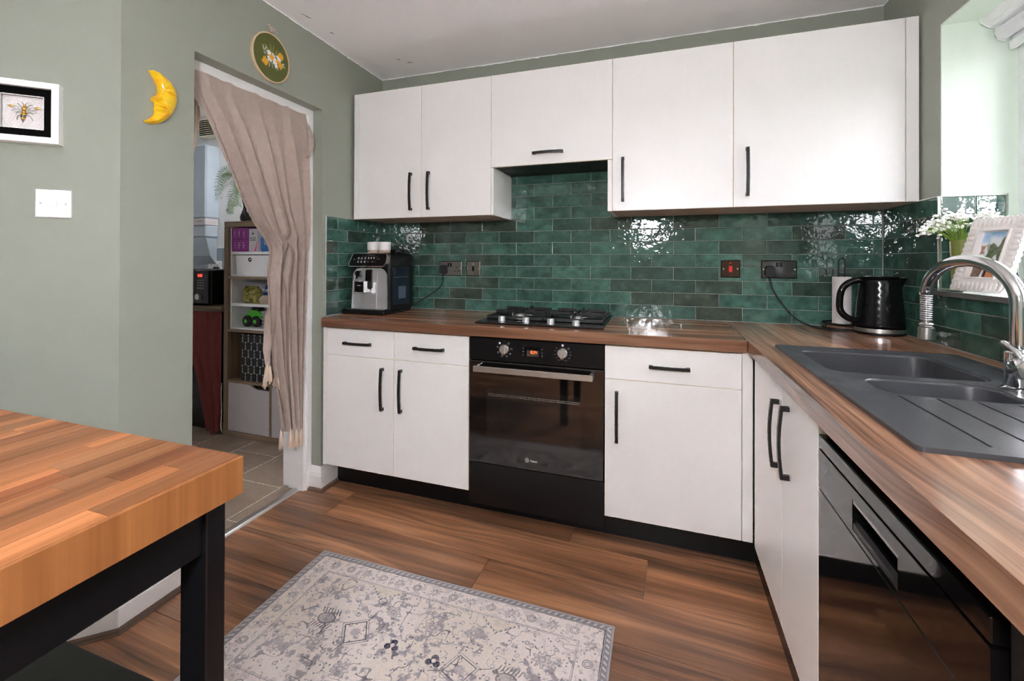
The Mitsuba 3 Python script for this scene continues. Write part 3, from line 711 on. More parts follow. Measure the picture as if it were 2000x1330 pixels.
# the arch rises from the body and comes over towards the large bowl
A, zb = np.array([TX, TY]), S1 + .085
dirn = np.array([-0.045, 0.287]); span = np.linalg.norm(dirn); dirn /= span
R_ = span / 2; zc = 1.115
path = [(A[0], A[1], z) for z in np.linspace(zb, zc, 8)]
for t in np.linspace(0, math.pi, 30)[1:]:
    s = R_ - R_ * math.cos(t); path.append((A[0] + dirn[0] * s, A[1] + dirn[1] * s, zc + .098 * math.sin(t)))
path = np.array(path)
part(tp, 'spout_arch', tube(path, .0155, 20), 'm_chrome', True, 'polished chrome arch')
B = path[-1]
coil = [(B[0] + .0125 * math.cos(t), B[1] + .0125 * math.sin(t), B[2] + .002 - .075 * t / (2 * math.pi * 12)) for t in np.linspace(0, 2 * math.pi * 12, 240)]
sp = part(tp, 'spring', tube(coil, .0024, 6), 'm_chrome', True, 'coiled spring')
part(sp, 'hose', cyl((B[0], B[1], B[2] + .01), (B[0], B[1], B[2] - .10), .0105, 16), 'm_steel', 35)
part(tp, 'spray_head', lathe([(0, 0), (.0185, 0), (.0195, .002), (.0185, .034), (.013, .037), (.0165, .040), (.017, .044), (.013, .048), (0, .048)], 30, (B[0], B[1], B[2] - .128)), 'm_steel', 35, 'brushed spray head')
# ------------------------------------------------------------------ things on the worktops
cm = thing('coffee_machine', 'black and silver bean to cup coffee machine in the left corner of the worktop', 'coffee machine')
C0, C1, CF, CB = .042, .290, -.365, -.100
part(cm, 'body', box(C0, C1, CF, CB, .924, 1.247, .010), 'm_black_satin', 30)
part(cm, 'base', box(C0 + .006, C1 - .004, CF + .01, CB - .015, .9125, .926, .003), 'm_black', 30)
def face(z):   # the silver front leans back a little towards the top
    return CF - .012 + .010 * (z - .945) / .22
fo = sg.Polygon([(.058, .945), (.278, .945), (.272, 1.12)] + [(.272 - .045 + .045 * math.cos(t), 1.12 + .042 * math.sin(t)) for t in np.linspace(0, math.pi / 2, 8)] + [(.062 + .045 - .045 * math.cos(t), 1.12 + .042 * math.sin(t)) for t in np.linspace(math.pi / 2, 0, 8)] + [(.062, 1.12)])
def on_face(poly, d, off):
    m = prism(poly, 0, d); v = m.vertices; m.vertices = np.stack([v[:, 0], np.array([face(z) for z in v[:, 1]]) - off - v[:, 2], v[:, 1]], 1); m.fix_normals(); return m
part(cm, 'front_shell', on_face(fo.buffer(.004).difference(fo), .012, -.008), 'm_silver_plastic', False, 'bright silver rim of the front')
part(cm, 'front_plate', on_face(fo, .010, -.010), 'm_silver_plastic', False, 'silver front')
part(cm, 'grounds_door', on_face(rrect(.128, .216, .945, 1.030, .002), .004, 0), 'm_silver_plastic', False)
part(cm, 'grounds_door_mark', on_face(rrect(.172, .196, .969, .972, .001), .001, .004), 'm_chrome', False)
part(cm, 'side_plate', on_face(rrect(.180, .216, 1.036, 1.150, .002), .003, 0), 'm_silver_plastic', False)
part(cm, 'spout_column', on_face(rrect(.148, .188, 1.05, 1.158, .012), .014, 0), 'm_black_gloss', False)
so = part(cm, 'coffee_spout', box(.118, .170, CF - .072, CF - .012, 1.036, 1.092, .004), 'm_black_gloss', 30, 'black double coffee spout')
part(so, 'trim', cat(box(.1705, .1745, CF - .072, CF - .012, 1.034, 1.094), box(.114, .1175, CF - .072, CF - .012, 1.034, 1.094)), 'm_chrome', False)
part(so, 'lettering', text_on('PHILIPS', .0042, .0004, (.144, CF - .0722, 1.072), X_, Z_, bold=True), 'm_ink', False, 'small printed brand name')
part(cm, 'water_spout', cat(lathe([(0, 0), (.008, 0), (.009, .004), (.009, .036), (.006, .040), (0, .040)], 18, (.096, CF - .030, 1.105)), box(.088, .116, CF - .030, CF - .005, 1.118, 1.150, .004)), 'm_black_gloss', 30)
part(cm, 'water_spout_tip', lathe([(0, 0), (.0085, 0), (.0095, .004), (.0095, .026), (0, .026)], 18, (.092, CF - .036, 1.100)), 'm_chrome', 35, 'chrome hot water spout')
po = sg.Polygon([(.052, 1.176), (.270, 1.176), (.284, 1.192), (.287, 1.236), (.276, 1.249), (.072, 1.249), (.062, 1.243), (.046, 1.190)]).buffer(.004).buffer(-.001)
def on_panel(poly, d, off):
    m = prism(poly, 0, d); v = m.vertices; m.vertices = np.stack([v[:, 0], CF - .030 + .022 * (v[:, 1] - 1.176) / .073 - off - v[:, 2], v[:, 1]], 1); m.fix_normals(); return m
pn = part(cm, 'control_panel', on_panel(po, .030, -.026), 'm_chrome', False, 'silver rimmed control panel')
part(pn, 'touch_glass', on_panel(po.buffer(-.0055), .0012, .004), 'm_black_gloss', False, 'black touch panel')
for i in range(3):
    for j in range(2):
        x, z = .105 + .022 * i, 1.2225 - .020 * j
        part(pn, 'symbol', on_panel(sg.box(x - .0035, z - .004, x + .0035, z + .001).union(sg.Point(x + .001, z + .003).buffer(.0018)).union(sg.box(x - .006, z - .0068, x + .006, z - .0060)), .0003, .0052), 'm_ink', False, 'white drink symbol')
for i in range(3):
    x = .172 + .017 * i
    part(pn, 'symbol', on_panel(sg.Polygon([(x - .004, 1.226), (x + .003, 1.2275), (x + .001, 1.216), (x - .003, 1.217)]), .0003, .0052), 'm_ink', False, 'white drink symbol')
for x, z, w, h in ((.170, 1.2015, .010, .004), (.198, 1.2015, .012, .004), (.2165, 1.203, .003, .003), (.224, 1.2285, .003, .003), (.223, 1.218, .003, .003), (.2375, 1.2165, .009, .0035), (.188, 1.2365, .046, .0015), (.078, 1.214, .006, .006)):
    part(pn, 'symbol', on_panel(sg.box(x - w / 2, z - h / 2, x + w / 2, z + h / 2), .0003, .0052), 'm_ink_dim', False)
dtray = part(cm, 'drip_tray', cat(box(.020, .292, -.425, CF + .02, .9125, .938, .006)), 'm_black_satin', 30, 'black drip tray')
part(dtray, 'grille', cat(box(.040, .272, -.415, CF - .012, .9382, .9405, .001)), 'm_steel', 30, 'steel drip grille')
part(dtray, 'slot', cat(*[box(.055 + .018 * i, .061 + .018 * i, -.405, CF - .02, .9402, .9408) for i in range(12)]), 'm_black', False)
tk = part(cm, 'water_tank', hull([(C1 + dx, y, z) for dx, gy in ((.0, 0), (.0025, .004)) for y in (-.332 + gy, -.145 - gy) for z in (.955 + gy, 1.170 - gy)]), 'm_tank', 30, 'smoky blue water tank window')
pbr('m_tank', (0.010, 0.016, 0.028), 0.06, spec=0.6)
pbr('m_filter', (0.075, 0.10, 0.145), 0.25)
part(tk, 'filter', box(C1 + .0022, C1 + .0030, -.272, -.190, .992, 1.062, .0003), 'm_filter', False, 'pale filter seen in the tank')
part(tk, 'level_line', box(C1 + .0022, C1 + .0028, -.318, -.165, 1.114, 1.1155), 'm_ink_dim', False)
part(cm, 'bean_lid', cat(box(.075, .262, -.250, -.130, 1.2468, 1.262, .006), lathe([(0, 0), (.045, 0), (.045, .008), (.040, .012), (0, .012)], 28, (.225, -.175, 1.258))), 'm_black_satin', 30)
part(cm, 'lid_knob', lathe([(0, 0), (.007, 0), (.007, .016), (0, .017)], 14, (.170, -.235, 1.258)), 'm_steel', 35)
for x, nm in ((.148, 'white cup with a raw clay foot on the coffee machine, the left one'), (.2215, 'white cup with a raw clay foot on the coffee machine, the right one')):
    c = thing('coffee_cup', nm, 'cup', 'two small cups on the coffee machine')
    Z0 = 1.2475
    pr_ = [(0, 0), (.0300, 0), (.0308, .002), (.0335, .020), (.0355, .064), (.0348, .0655), (.0335, .064), (.0310, .006), (0, .005)]
    part(c, 'bowl', lathe(pr_[3:], 32, (x, -.305, Z0)), 'm_glazed_white', 35)
    part(c, 'foot', lathe([(0, 0), (.0300, 0), (.0308, .002), (.0336, .0202), (.030, .0203)], 32, (x, -.305, Z0)), 'm_clay', 35, 'bare beige clay foot')
pbr('m_glazed_white', lin(228, 226, 226), 0.3)
pbr('m_clay', proc(lambda p, n, uv: mix(mi.Color3f(0.52, 0.40, 0.31), mi.Color3f(0.30, 0.22, 0.17), smoothstep(.6, .75, noise(p.x * 90, p.y * 90, p.z * 260)))), 0.7)

# sockets and switches on the tiles; y = 0 is the face of the tiles
def faceplate(k, x0, x1, z0, z1, mat, t=.0045):
    cx, cz, w, h = (x0 + x1) / 2, (z0 + z1) / 2, x1 - x0, z1 - z0
    part(k, 'plate', hull([(x, y, z) for x, z, y in [(xx, zz, 0.0) for xx in (x0, x1) for zz in (z0, z1)] + [(xx, zz, -.002) for xx in (x0, x1) for zz in (z0, z1)] + [(xx, zz, -t) for xx in (x0 + .003, x1 - .003) for zz in (z0 + .003, z1 - .003)]]), mat, False)
    part(k, 'gasket', box(x0 - .0012, x1 + .0012, -.0012, .0012, z0 - .0012, z1 + .0012), 'm_black', False)
def screw(k, x, z, t=.0045, mat='m_chrome'):
    part(k, 'screw', lathe([(0, 0), (.0036, 0), (.0030, .0012), (0, .0015)], 14, (x, -t + .0002, z), -Y_), mat, 35)
def pin_holes(k, x, z, t=.0045, mat='m_black'):
    part(k, 'pin_hole', cat(box(x - .0022, x + .0022, -t - .0003, -t + .001, z + .006, z + .0145)), mat, False)
    for s in (-1, 1): part(k, 'pin_hole', box(x + s * .011 - .0035, x + s * .011 + .0035, -t - .0003, -t + .001, z - .0135, z - .0085), mat, False)
def plug(k_label, x, z, y, pts):
    p_ = thing('power_plug', k_label[0], 'plug')
    part(p_, 'body', hull([(x + a, yy, z + b) for a, b, yy in [(sx * .023, zz, y) for sx in (-1, 1) for zz in (-.020, .012)] + [(sx * .015, .023, y) for sx in (-1, 1)] + [(sx * .020, zz, y - .018) for sx in (-1, 1) for zz in (-.022, .010)] + [(sx * .012, .019, y - .018) for sx in (-1, 1)] + [(sx * .006, -.034, yy) for sx in (-1, 1) for yy in (y - .004, y - .014)]]), 'm_rubber', 30)
    part(p_, 'cable', tube(spline([(x, y - .010, z - .030)] + pts, 60), .0034, 8), 'm_rubber', True, k_label[1])
ds = thing('wall_socket', 'dark nickel double wall socket with a plug left of the hob', 'socket')
faceplate(ds, .4165, .5665, 1.1195, 1.2055, 'm_nickel')
for x in (.480, .4965): part(ds, 'rocker_switch', box(x - .0055, x + .0055, -.0075, -.004, 1.172, 1.196, .001), 'm_black_satin', False)
pin_holes(ds, .533, 1.158); pin_holes(ds, .452, 1.158); screw(ds, .5595, 1.162); screw(ds, .4235, 1.162)
sw_ = thing('fused_switch', 'dark nickel switched outlet plate beside the double socket left of the hob', 'switch')
faceplate(sw_, .598, .6845, 1.1195, 1.2055, 'm_nickel')
part(sw_, 'rocker_switch', box(.635, .648, -.0075, -.004, 1.147, 1.176, .001), 'm_black_satin', False); screw(sw_, .606, 1.162); screw(sw_, .676, 1.162)
part(sw_, 'indicator', sphere((.6415, -.0045, 1.1895), .004, 1, (1, .4, 1)), 'm_glazed_white', True)
ck = thing('cooker_switch', 'dark copper toned cooker switch plate with a red rocker', 'switch')
pbr('m_copper_nickel', (0.085, 0.052, 0.042), 0.14, metal=1.0)
pbr('m_red', (0.75, 0.015, 0.008), 0.3)
faceplate(ck, 1.970, 2.0545, 1.1305, 1.2155, 'm_copper_nickel')
part(ck, 'rocker_switch', box(2.0045, 2.020, -.0085, -.004, 1.157, 1.188, .001), 'm_red', False, 'red rocker'); screw(ck, 1.981, 1.173); screw(ck, 2.0435, 1.173)
part(ck, 'indicator', sphere((2.0115, -.0045, 1.2025), .005, 1, (1, .4, .8)), 'm_red', True, 'red indicator')
dr_ = thing('wall_socket', 'dark nickel double wall socket with the kettle plug right of the hob', 'socket')
faceplate(dr_, 2.1465, 2.2945, 1.1295, 2.2145 - 1.0, 'm_black_nickel')
for x in (2.213, 2.2285): part(dr_, 'rocker_switch', box(x - .0055, x + .0055, -.0075, -.004, 1.184, 1.206, .001), 'm_black_satin', False)
part(dr_, 'pin_plate', plate(sg.Point(0, 0).buffer(.024), .0006, (2.258, -.0044, 1.157), X_, Z_), 'm_black_nickel', False)
pin_holes(dr_, 2.258, 1.160, .0052); screw(dr_, 2.285, 1.172); screw(dr_, 2.156, 1.172)
plug(('black plug of the coffee machine in the left double socket', 'black cable of the coffee machine'), .449, 1.160, -.0048,
     [(.447, -.014, 1.100), (.440, -.020, 1.062), (.400, -.035, 1.020), (.330, -.045, .975), (.265, -.060, .935), (.235, -.080, .9205), (.20, -.088, .9165)])
plug(('black plug of the kettle in the right double socket', 'black cable of the kettle'), 2.182, 1.166, -.0048,
     [(2.183, -.016, 1.110), (2.200, -.020, 1.060), (2.235, -.026, 1.000), (2.275, -.036, .950), (2.315, -.060, .9225), (2.340, -.105, .9158), (2.375, -.165, .9156), (2.415, -.198, .9156), (2.4505, -.210, .9160)])

# kettle
kt = thing('kettle', 'black faceted jug kettle with a steel base band in the right corner', 'kettle')
KX, KY = 2.538, -.213
part(kt, 'power_base', lathe([(0, 0), (.083, 0), (.085, .003), (.085, .008), (0, .009)], 40, (KX, KY, .9125)), 'm_black_satin', 35)
part(kt, 'base_band', lathe([(.060, .0), (.0825, .0), (.0835, .002), (.0825, .017), (.060, .017)], 40, (KX, KY, .9215)), 'm_steel', 35, 'brushed steel band')
nf, rows = 30, 15
rings = []
for i in range(rows + 1):
    t = i / rows; r = .0825 - .016 * t ** 1.3
    rings.append([(KX + r * math.cos(2 * math.pi * (j + .5 * (i % 2)) / nf), KY + r * math.sin(2 * math.pi * (j + .5 * (i % 2)) / nf), .938 + .205 * t) for j in range(nf)])
pbr('m_kettle', (0.004, 0.004, 0.005), 0.16, spec=0.4)
part(kt, 'jug', loft(rings), 'm_kettle', True, 'faceted black body')
part(kt, 'lid', lathe([(0, 0), (.064, 0), (.065, .003), (.060, .008), (.02, .010), (0, .010)], 36, (KX, KY, 1.142)), 'm_black_gloss', 35)
part(kt, 'spout', hull([(KX + a, KY + b, z) for a, b, z in ((.050, -.03, 1.143), (.050, .03, 1.143), (.092, -.006, 1.146), (.092, .006, 1.146), (.064, -.022, 1.098), (.064, .022, 1.098))]), 'm_black_gloss', False)
hp = spline([(KX - .060, KY - .010, 1.132), (KX - .098, KY - .015, 1.128), (KX - .132, KY - .018, 1.100), (KX - .143, KY - .018, 1.050), (KX - .138, KY - .018, 1.000), (KX - .112, KY - .015, .974), (KX - .070, KY - .010, .965)], 30)
part(kt, 'handle', tube(hp, .0125, 14), 'm_black_gloss', True)

# kitchen roll on its wire stand
kr = thing('kitchen_roll_holder', 'black wire kitchen roll stand behind the kettle', 'kitchen roll holder')
QX, QY = 2.449, -.078
circ = lambda r, z, n=40: [(QX + r * math.cos(t), QY + r * math.sin(t), z) for t in np.linspace(0, 2 * math.pi, n, endpoint=False)]
part(kr, 'base_ring', tube(circ(.072, .9155), .0028, 8, True), 'm_iron', True)
part(kr, 'base_ring', tube(circ(.072, .9365), .0028, 8, True), 'm_iron', True)
for a in (20, 110, 200, 290): part(kr, 'post', cyl((QX + .072 * math.cos(math.radians(a)), QY + .072 * math.sin(math.radians(a)), .9155), (QX + .072 * math.cos(math.radians(a)), QY + .072 * math.sin(math.radians(a)), .9365), .0026, 8), 'm_iron', True)
part(kr, 'base_disc', lathe([(0, 0), (.066, 0), (.066, .010), (0, .010)], 36, (QX, QY, .9135)), 'm_base_wood', 35, 'brown wooden base')
pbr('m_base_wood', proc(lambda p, n, uv: wood(p.x, p.y, 1.0, (0.06, 0.03, 0.017), (0.16, 0.08, 0.045), (0.28, 0.15, 0.09))), 0.45)
lp = [(QX - .012, QY, .92), (QX - .012, QY, 1.05), (QX - .012, QY, 1.205)] 
loop = [(QX - .012, QY, z) for z in np.linspace(.924, 1.212, 12)] + [(QX - .012 * math.cos(t), QY, 1.212 + .014 * math.sin(t)) for t in np.linspace(0, math.pi, 12)[1:]] + [(QX + .012, QY, z) for z in np.linspace(1.212, .924, 12)[1:]]
part(kr, 'loop', tube(loop, .0028, 8), 'm_iron', True)
pbr('m_paper', lin(226, 222, 222), 0.9)
rl = thing('kitchen_roll', 'white kitchen paper roll on the black wire stand', 'paper roll')
part(rl, 'paper', lathe([(.020, 0), (.035, 0), (.0355, .002), (.0355, .211), (.035, .213), (.020, .213), (.020, 0)], 40, (QX, QY, .9295)), 'm_paper', 35)
part(rl, 'tube', lathe([(.0175, 0), (.0198, 0), (.0198, .2125), (.0175, .2125), (.0175, 0)], 30, (QX, QY, .9298)), 'm_clay', 35)

# ------------------------------------------------------------------ window sill things and the blind
SZ = 1.1075
th = math.radians(17.2); phi = math.radians(12.2)
FEX, FEZ = np.array([math.sin(phi), -math.cos(phi), 0]), np.array([math.sin(th) * math.cos(phi), math.sin(th) * math.sin(phi), math.cos(th)])
FN = np.cross(FEX, FEZ)      # towards the room
FO = np.array([2.6235, -.5325, SZ + .0085])
if FN[0] > 0: FN = -FN
pot = thing('flower_pot', 'green pot with a bunch of small white flowers on the window sill', 'flower pot')
PX, PY = 2.680, -.4858
pbr('m_pot', lin(118, 124, 62), 0.45)
part(pot, 'saucer', lathe([(0, 0), (.034, 0), (.0372, .009), (.035, .009), (.033, .004), (0, .004)], 36, (PX, PY, SZ)), 'm_cream', 35, 'cream saucer')
pbr('m_cream', lin(232, 226, 208), 0.4)
part(pot, 'pot', lathe([(0, 0), (.029, 0), (.031, .004), (.0368, .168), (.0374, .174), (.0356, .174), (.034, .16), (0, .158)], 40, (PX, PY, SZ + .004)), 'm_pot', 35)
def blossom_at(c, r, nrm=(0, 0, 1)):
    nrm = np.asarray(nrm, float) / np.linalg.norm(nrm); t = np.cross(nrm, [.3, .8, .52]); t /= np.linalg.norm(t); w = np.cross(nrm, t); c = np.asarray(c, float)
    return cat(*[sphere(c + r * .62 * (t * math.cos(a) + w * math.sin(a)), r * .55, 0) for a in np.arange(5) * 2 * math.pi / 5], sphere(c + nrm * r * .25, r * .4, 0))
part(pot, 'print_flower', cat(blossom_at((0, 0, 0), .007).apply_transform(trimesh.transformations.rotation_matrix(math.pi / 2, (0, 1, 0))).apply_translation((PX - .0325, PY - .012, SZ + .088)), blossom_at((0, 0, 0), .005).apply_transform(trimesh.transformations.rotation_matrix(math.pi / 2, (0, 1, 0))).apply_translation((PX - .027, PY - .019, SZ + .072))), 'm_cream', True, 'small cream flower on the pot')
pbr('m_petal', lin(250, 250, 246), 0.6)
pbr('m_stem', lin(120, 152, 58), 0.55)
rf = np.random.default_rng(11)
stems, blos = [], []
for i in range(175):
    a, q = rf.uniform(0, 2 * math.pi), math.sqrt(rf.uniform(0, 1))
    spread = np.array([math.cos(a) * .125 - .005, math.sin(a) * .105 - .035]) * q
    tip = np.array([PX + spread[0], PY + spread[1], SZ + .172 + .100 - .060 * q ** 2 + rf.normal(0, .008)])
    tip[0] = min(tip[0], 2.812)
    if tip[0] > 2.60: tip[1] = min(tip[1], -.474)
    for _ in range(2):      # the bunch stays behind the leaning picture frame
        if (tip - FO) @ FEX > -.022 and (tip - FO) @ FN > -.036: tip = tip - FN * ((tip - FO) @ FN + .036)
    tip[0] = min(tip[0], 2.815)
    root = np.array([PX + spread[0] * .24, PY + spread[1] * .24, SZ + .164])
    mid = (root + tip) / 2 + np.array([0, 0, .018])
    stems.append(tube(spline([root, mid, tip], 6), .0009, 4))
    for k in range(3):
        bp = tip + rf.normal(0, .008, 3) * (1, 1, .7); bp[1] = min(bp[1], -.458) if bp[0] > 2.605 else bp[1]; blos.append(blossom_at(bp, rf.uniform(.0050, .0075), rf.normal(0, .55, 3) + (-.4, -.4, .8)))
part(pot, 'stems', cat(*stems), 'm_stem', True, 'thin green stems', kind='stuff')
part(pot, 'blossoms', cat(*blos), 'm_petal', True, 'tiny white blossoms', kind='stuff')

pf = thing('picture_frame', 'white scalloped picture frame with a garden photograph on the window sill', 'picture frame')
def on_pf(m): return frame(m, FO, FEX, FEZ, FN)
FWd, FHt = .193, .248
edge = [sg.box(.006, .006, FWd - .006, FHt - .006)]
for i in range(11): edge += [sg.Point(.012 + (FWd - .024) * i / 10, y).buffer(.0105) for y in (.008, FHt - .008)]
for i in range(13): edge += [sg.Point(x, .012 + (FHt - .024) * i / 12).buffer(.0105) for x in (.008, FWd - .008)]
out_ = shapely.union_all(edge); hole = sg.box(.045, .045, FWd - .045, FHt - .045)
pbr('m_frame_white', lin(232, 226, 224), 0.45)
part(pf, 'moulding', on_pf(prism(out_.difference(hole), -.012, .004)), 'm_frame_white', False)
for i in range(11):
    for y, sy in ((.016, -1), (FHt - .016, 1)):
        x = .014 + (FWd - .028) * i / 10
        part(pf, 'shell', on_pf(sphere((x, y, .003), 1, 2, (.0088, .0150, .0045))), 'm_frame_white', True)
for i in range(1, 12):
    for x in (.016, FWd - .016):
        y = .014 + (FHt - .028) * i / 12
        part(pf, 'shell', on_pf(sphere((x, y, .003), 1, 2, (.0150, .0088, .0045))), 'm_frame_white', True)
ib = sg.box(.040, .040, FWd - .040, FHt - .040)
part(pf, 'inner_edge', on_pf(prism(ib.difference(hole), .0035, .009)), 'm_frame_white', False)
part(pf, 'back_board', on_pf(prism(sg.box(.036, .036, FWd - .036, FHt - .036), -.016, -.0115)), 'm_black', False, 'black back board')
part(pf, 'strut', cat(hull([FO + FEX * (FWd / 2 + sx * .02) + FEZ * .17 - FN * d for sx in (-1, 1) for d in (.016, .018)] + [np.array([2.775, -.585 - sx * .025, SZ + dz]) for sx in (-1, 1) for dz in (.0005, .003)])), 'm_black', False, 'black rear strut')
def garden(p, n, uv):
    x, y = uv.x, uv.y
    w = fbm(x * 5, y * 5, 1.0, 3) - .5
    sky = mix(mi.Color3f(0.75, 0.80, 0.84), mi.Color3f(0.30, 0.50, 0.72), smoothstep(.75, 1.0, y + .3 * w))
    tree = mi.Color3f(0.10, 0.13, 0.07) * (0.5 + 1.3 * fbm(x * 16, y * 16, 2.0, 3))
    t1 = smoothstep(.0, .08, .22 + .35 * w - dr.abs(x - .42) - dr.maximum(0, y - .72) * 1.6) * smoothstep(.28, .36, y)
    t2 = smoothstep(.0, .08, .27 + .4 * w - dr.abs(x - .88) - dr.maximum(0, y - .80)) * smoothstep(.22, .34, y)
    c = mix(sky, tree, dr.maximum(t1, t2))
    c = mix(c, mi.Color3f(0.38, 0.17, 0.09), smoothstep(0, .06, .13 - dr.abs(x - .12) + .4 * w) * smoothstep(.5, .55, y) * smoothstep(.74, .68, y))
    ground = mi.Color3f(0.14, 0.09, 0.06) * (0.6 + fbm(x * 22, y * 22, 3.0, 2)) 
    c = mix(c, ground, smoothstep(.40, .34, y + .15 * w))
    c = mix(c, mi.Color3f(0.55, 0.22, 0.10), smoothstep(0, .02, .16 - dr.abs(x - .62)) * smoothstep(0.02, .04, y) * smoothstep(.36, .30, y + .1 * w))
    c = mix(c, mi.Color3f(0.02, 0.02, 0.025), smoothstep(0, .012, .035 + .02 * y - dr.abs(x - .47)) * smoothstep(.36, .33, y))
    c = mix(c, mi.Color3f(0.70, 0.70, 0.72), smoothstep(0, .015, .05 * (1.1 - 2.6 * y) - dr.abs(x - .34 - .2 * y)) * smoothstep(.26, .24, y))
    return c
pbr('m_garden', proc(garden), 0.3)
mm = prism(hole.buffer(.002), -.0115, -.009); uvp = np.stack([(mm.vertices[:, 0] - .045) / (FWd - .09), (mm.vertices[:, 1] - .045) / (FHt - .09)], 1)
part(pf, 'photograph', on_pf(mm), 'm_garden', False, 'photograph of trees and people in a garden', uv=uvp)

bl = thing('roller_blind', 'white rolled up roller blind at the top of the kitchen window', 'roller blind')
BY0, BY1 = -.462, -2.035
pr2 = sg.Polygon([(2.738, 2.0695), (2.742, 2.050), (2.765, 2.030), (2.800, 2.030), (2.815, 2.0695)])
part(bl, 'headrail', frame(prism(pr2, 0, BY0 - BY1), (0, BY0, 0), X_, Z_, -Y_), 'm_upvc', False)
part(bl, 'rail_groove', box(2.7515, 2.757, BY1 + .02, BY0 - .03, 2.0365, 2.041), 'm_white', False)
part(bl, 'end_cap', frame(prism(pr2.buffer(.002), 0, .004), (0, BY0 + .004, 0), X_, Z_, -Y_), 'm_white', False)
part(bl, 'fabric_roll', cyl((2.795, BY0 - .01, 2.004), (2.795, BY1 + .01, 2.004), .024, 30), 'm_blind', 35, 'rolled white fabric')
pbr('m_blind', lin(222, 222, 226), 0.75)
part(bl, 'fabric', box(2.8175, 2.8190, BY1 + .01, BY0 - .01, 1.962, 2.006), 'm_blind', False)
part(bl, 'bottom_bar', box(2.811, 2.8245, BY1 + .005, BY0 - .005, 1.942, 1.972, .003), 'm_upvc', 30)
part(bl, 'bracket', hull([(x, y, z) for y in (BY0 - .001, BY0 - .005) for x, z in ((2.775, 2.032), (2.820, 2.032), (2.822, 1.99), (2.80, 1.974), (2.78, 1.985))]), 'm_white', False)
# ------------------------------------------------------------------ butcher block table
tb = thing('table', 'butcher block table with a thick oiled top and a black frame at the left', 'table')
TX0, TX1, TY0, TY1, TZ0, TZ1 = -0.20, 1.067, -2.72, -2.0425, .8415, .900
def acacia(p, n, uv):
    i = dr.floor(uv.x * .5); t = cell_rand(i, 1, 1); t2 = cell_rand(i, 2, 1)
    c = wood(uv.y * .8 + t * 9, uv.x - i * 2.0, i, (0.20, 0.068, 0.022), (0.315, 0.115, 0.039), (0.43, 0.185, 0.072), 0.8)
    c = c * (0.62 + 0.66 * t * t + 0.1 * t)
    return mix(c, c * mi.Color3f(0.80, 0.66, 0.60), smoothstep(.82, .9, t2))
pbr('m_acacia', proc(acacia), 0.36, spec=0.45)
def acacia_edge(p, n, uv):
    s = fbm((p.y + p.x) * 42, p.z * 2.0, 3.0, 3); s2 = fbm((p.y + p.x) * 240, p.z * 6, 5.0, 2)
    return mix(mi.Color3f(0.17, 0.054, 0.015), mi.Color3f(0.33, 0.130, 0.040), dr.clip(.15 + .9 * s + .35 * (s2 - .5), 0, 1))
pbr('m_acacia_edge', proc(acacia_edge), 0.42, spec=0.4)
part(tb, 'core', box(TX0 + .004, TX1 - .0064, TY0 + .004, TY1 - .004, TZ0 + .001, TZ1 - .006), 'm_acacia_edge', False)
sw2 = .0395; nx = int((TX1 - TX0 - .01) / sw2)
rs = np.random.default_rng(5); n_st = 0
for i in range(nx + 1):
    x1 = TX1 - .0065 - i * sw2; x0 = max(x1 - sw2, TX0)
    if x1 - x0 < .005: break
    y = TY1 - .0003; first = True
    while y > TY0 + .002:
        L = rs.uniform(.06, .22) if first else rs.uniform(.12, .26); first = False
        y2 = max(y - L, TY0 + .0003)
        if y2 - TY0 < .05: y2 = TY0 + .0003
        m = box(x0 + .0001, x1 - .0001, y2 + .0001, y - .0001, TZ1 - .006, TZ1 + rs.uniform(-.00015, .00015), .0004)
        n_st += 1
        uv = np.stack([m.vertices[:, 0] - x0 + n_st * 2.0 + .4, m.vertices[:, 1] - y2 + n_st * .37], 1)
        part(tb, 'stave', m, 'm_acacia', False, uv=uv); y = y2
part(tb, 'edge_lipping', box(TX1 - .0062, TX1, TY0, TY1, TZ0, TZ1 + .0002, .0012), 'm_acacia_edge', False, 'solid wood end lipping with upright grain')
for x in (TX1 - .072, TX0 + .018):
    for y in (TY1 - .050, TY0 + .018): part(tb, 'leg', box(x, x + .055, y, y + .033, .001, TZ0 - .0002, .002), 'm_black_satin', 30, 'square black leg')
ax0, ax1 = TX0 + .073, TX1 - .072
part(tb, 'apron', box(ax0 + .0003, ax1 - .0003, TY1 - .044, TY1 - .024, .770, TZ0 - .0003), 'm_black_satin', False); part(tb, 'apron', box(ax0 + .0003, ax1 - .0003, TY0 + .024, TY0 + .044, .770, TZ0 - .0003), 'm_black_satin', False)
for x in (TX1 - .045, TX0 + .025): part(tb, 'apron', box(x, x + .02, TY0 + .0515, TY1 - .0505, .770, TZ0 - .0003), 'm_black_satin', False)
part(tb, 'shelf', box(TX0 + .02, TX1 - .075, TY0 + .02, TY1 - .018, .490, .512, .002), 'm_black_satin', False, 'black lower shelf')
part(tb, 'shelf_rail', box(ax0, ax1, TY1 - .040, TY1 - .022, .455, .4895), 'm_black_dull', False)

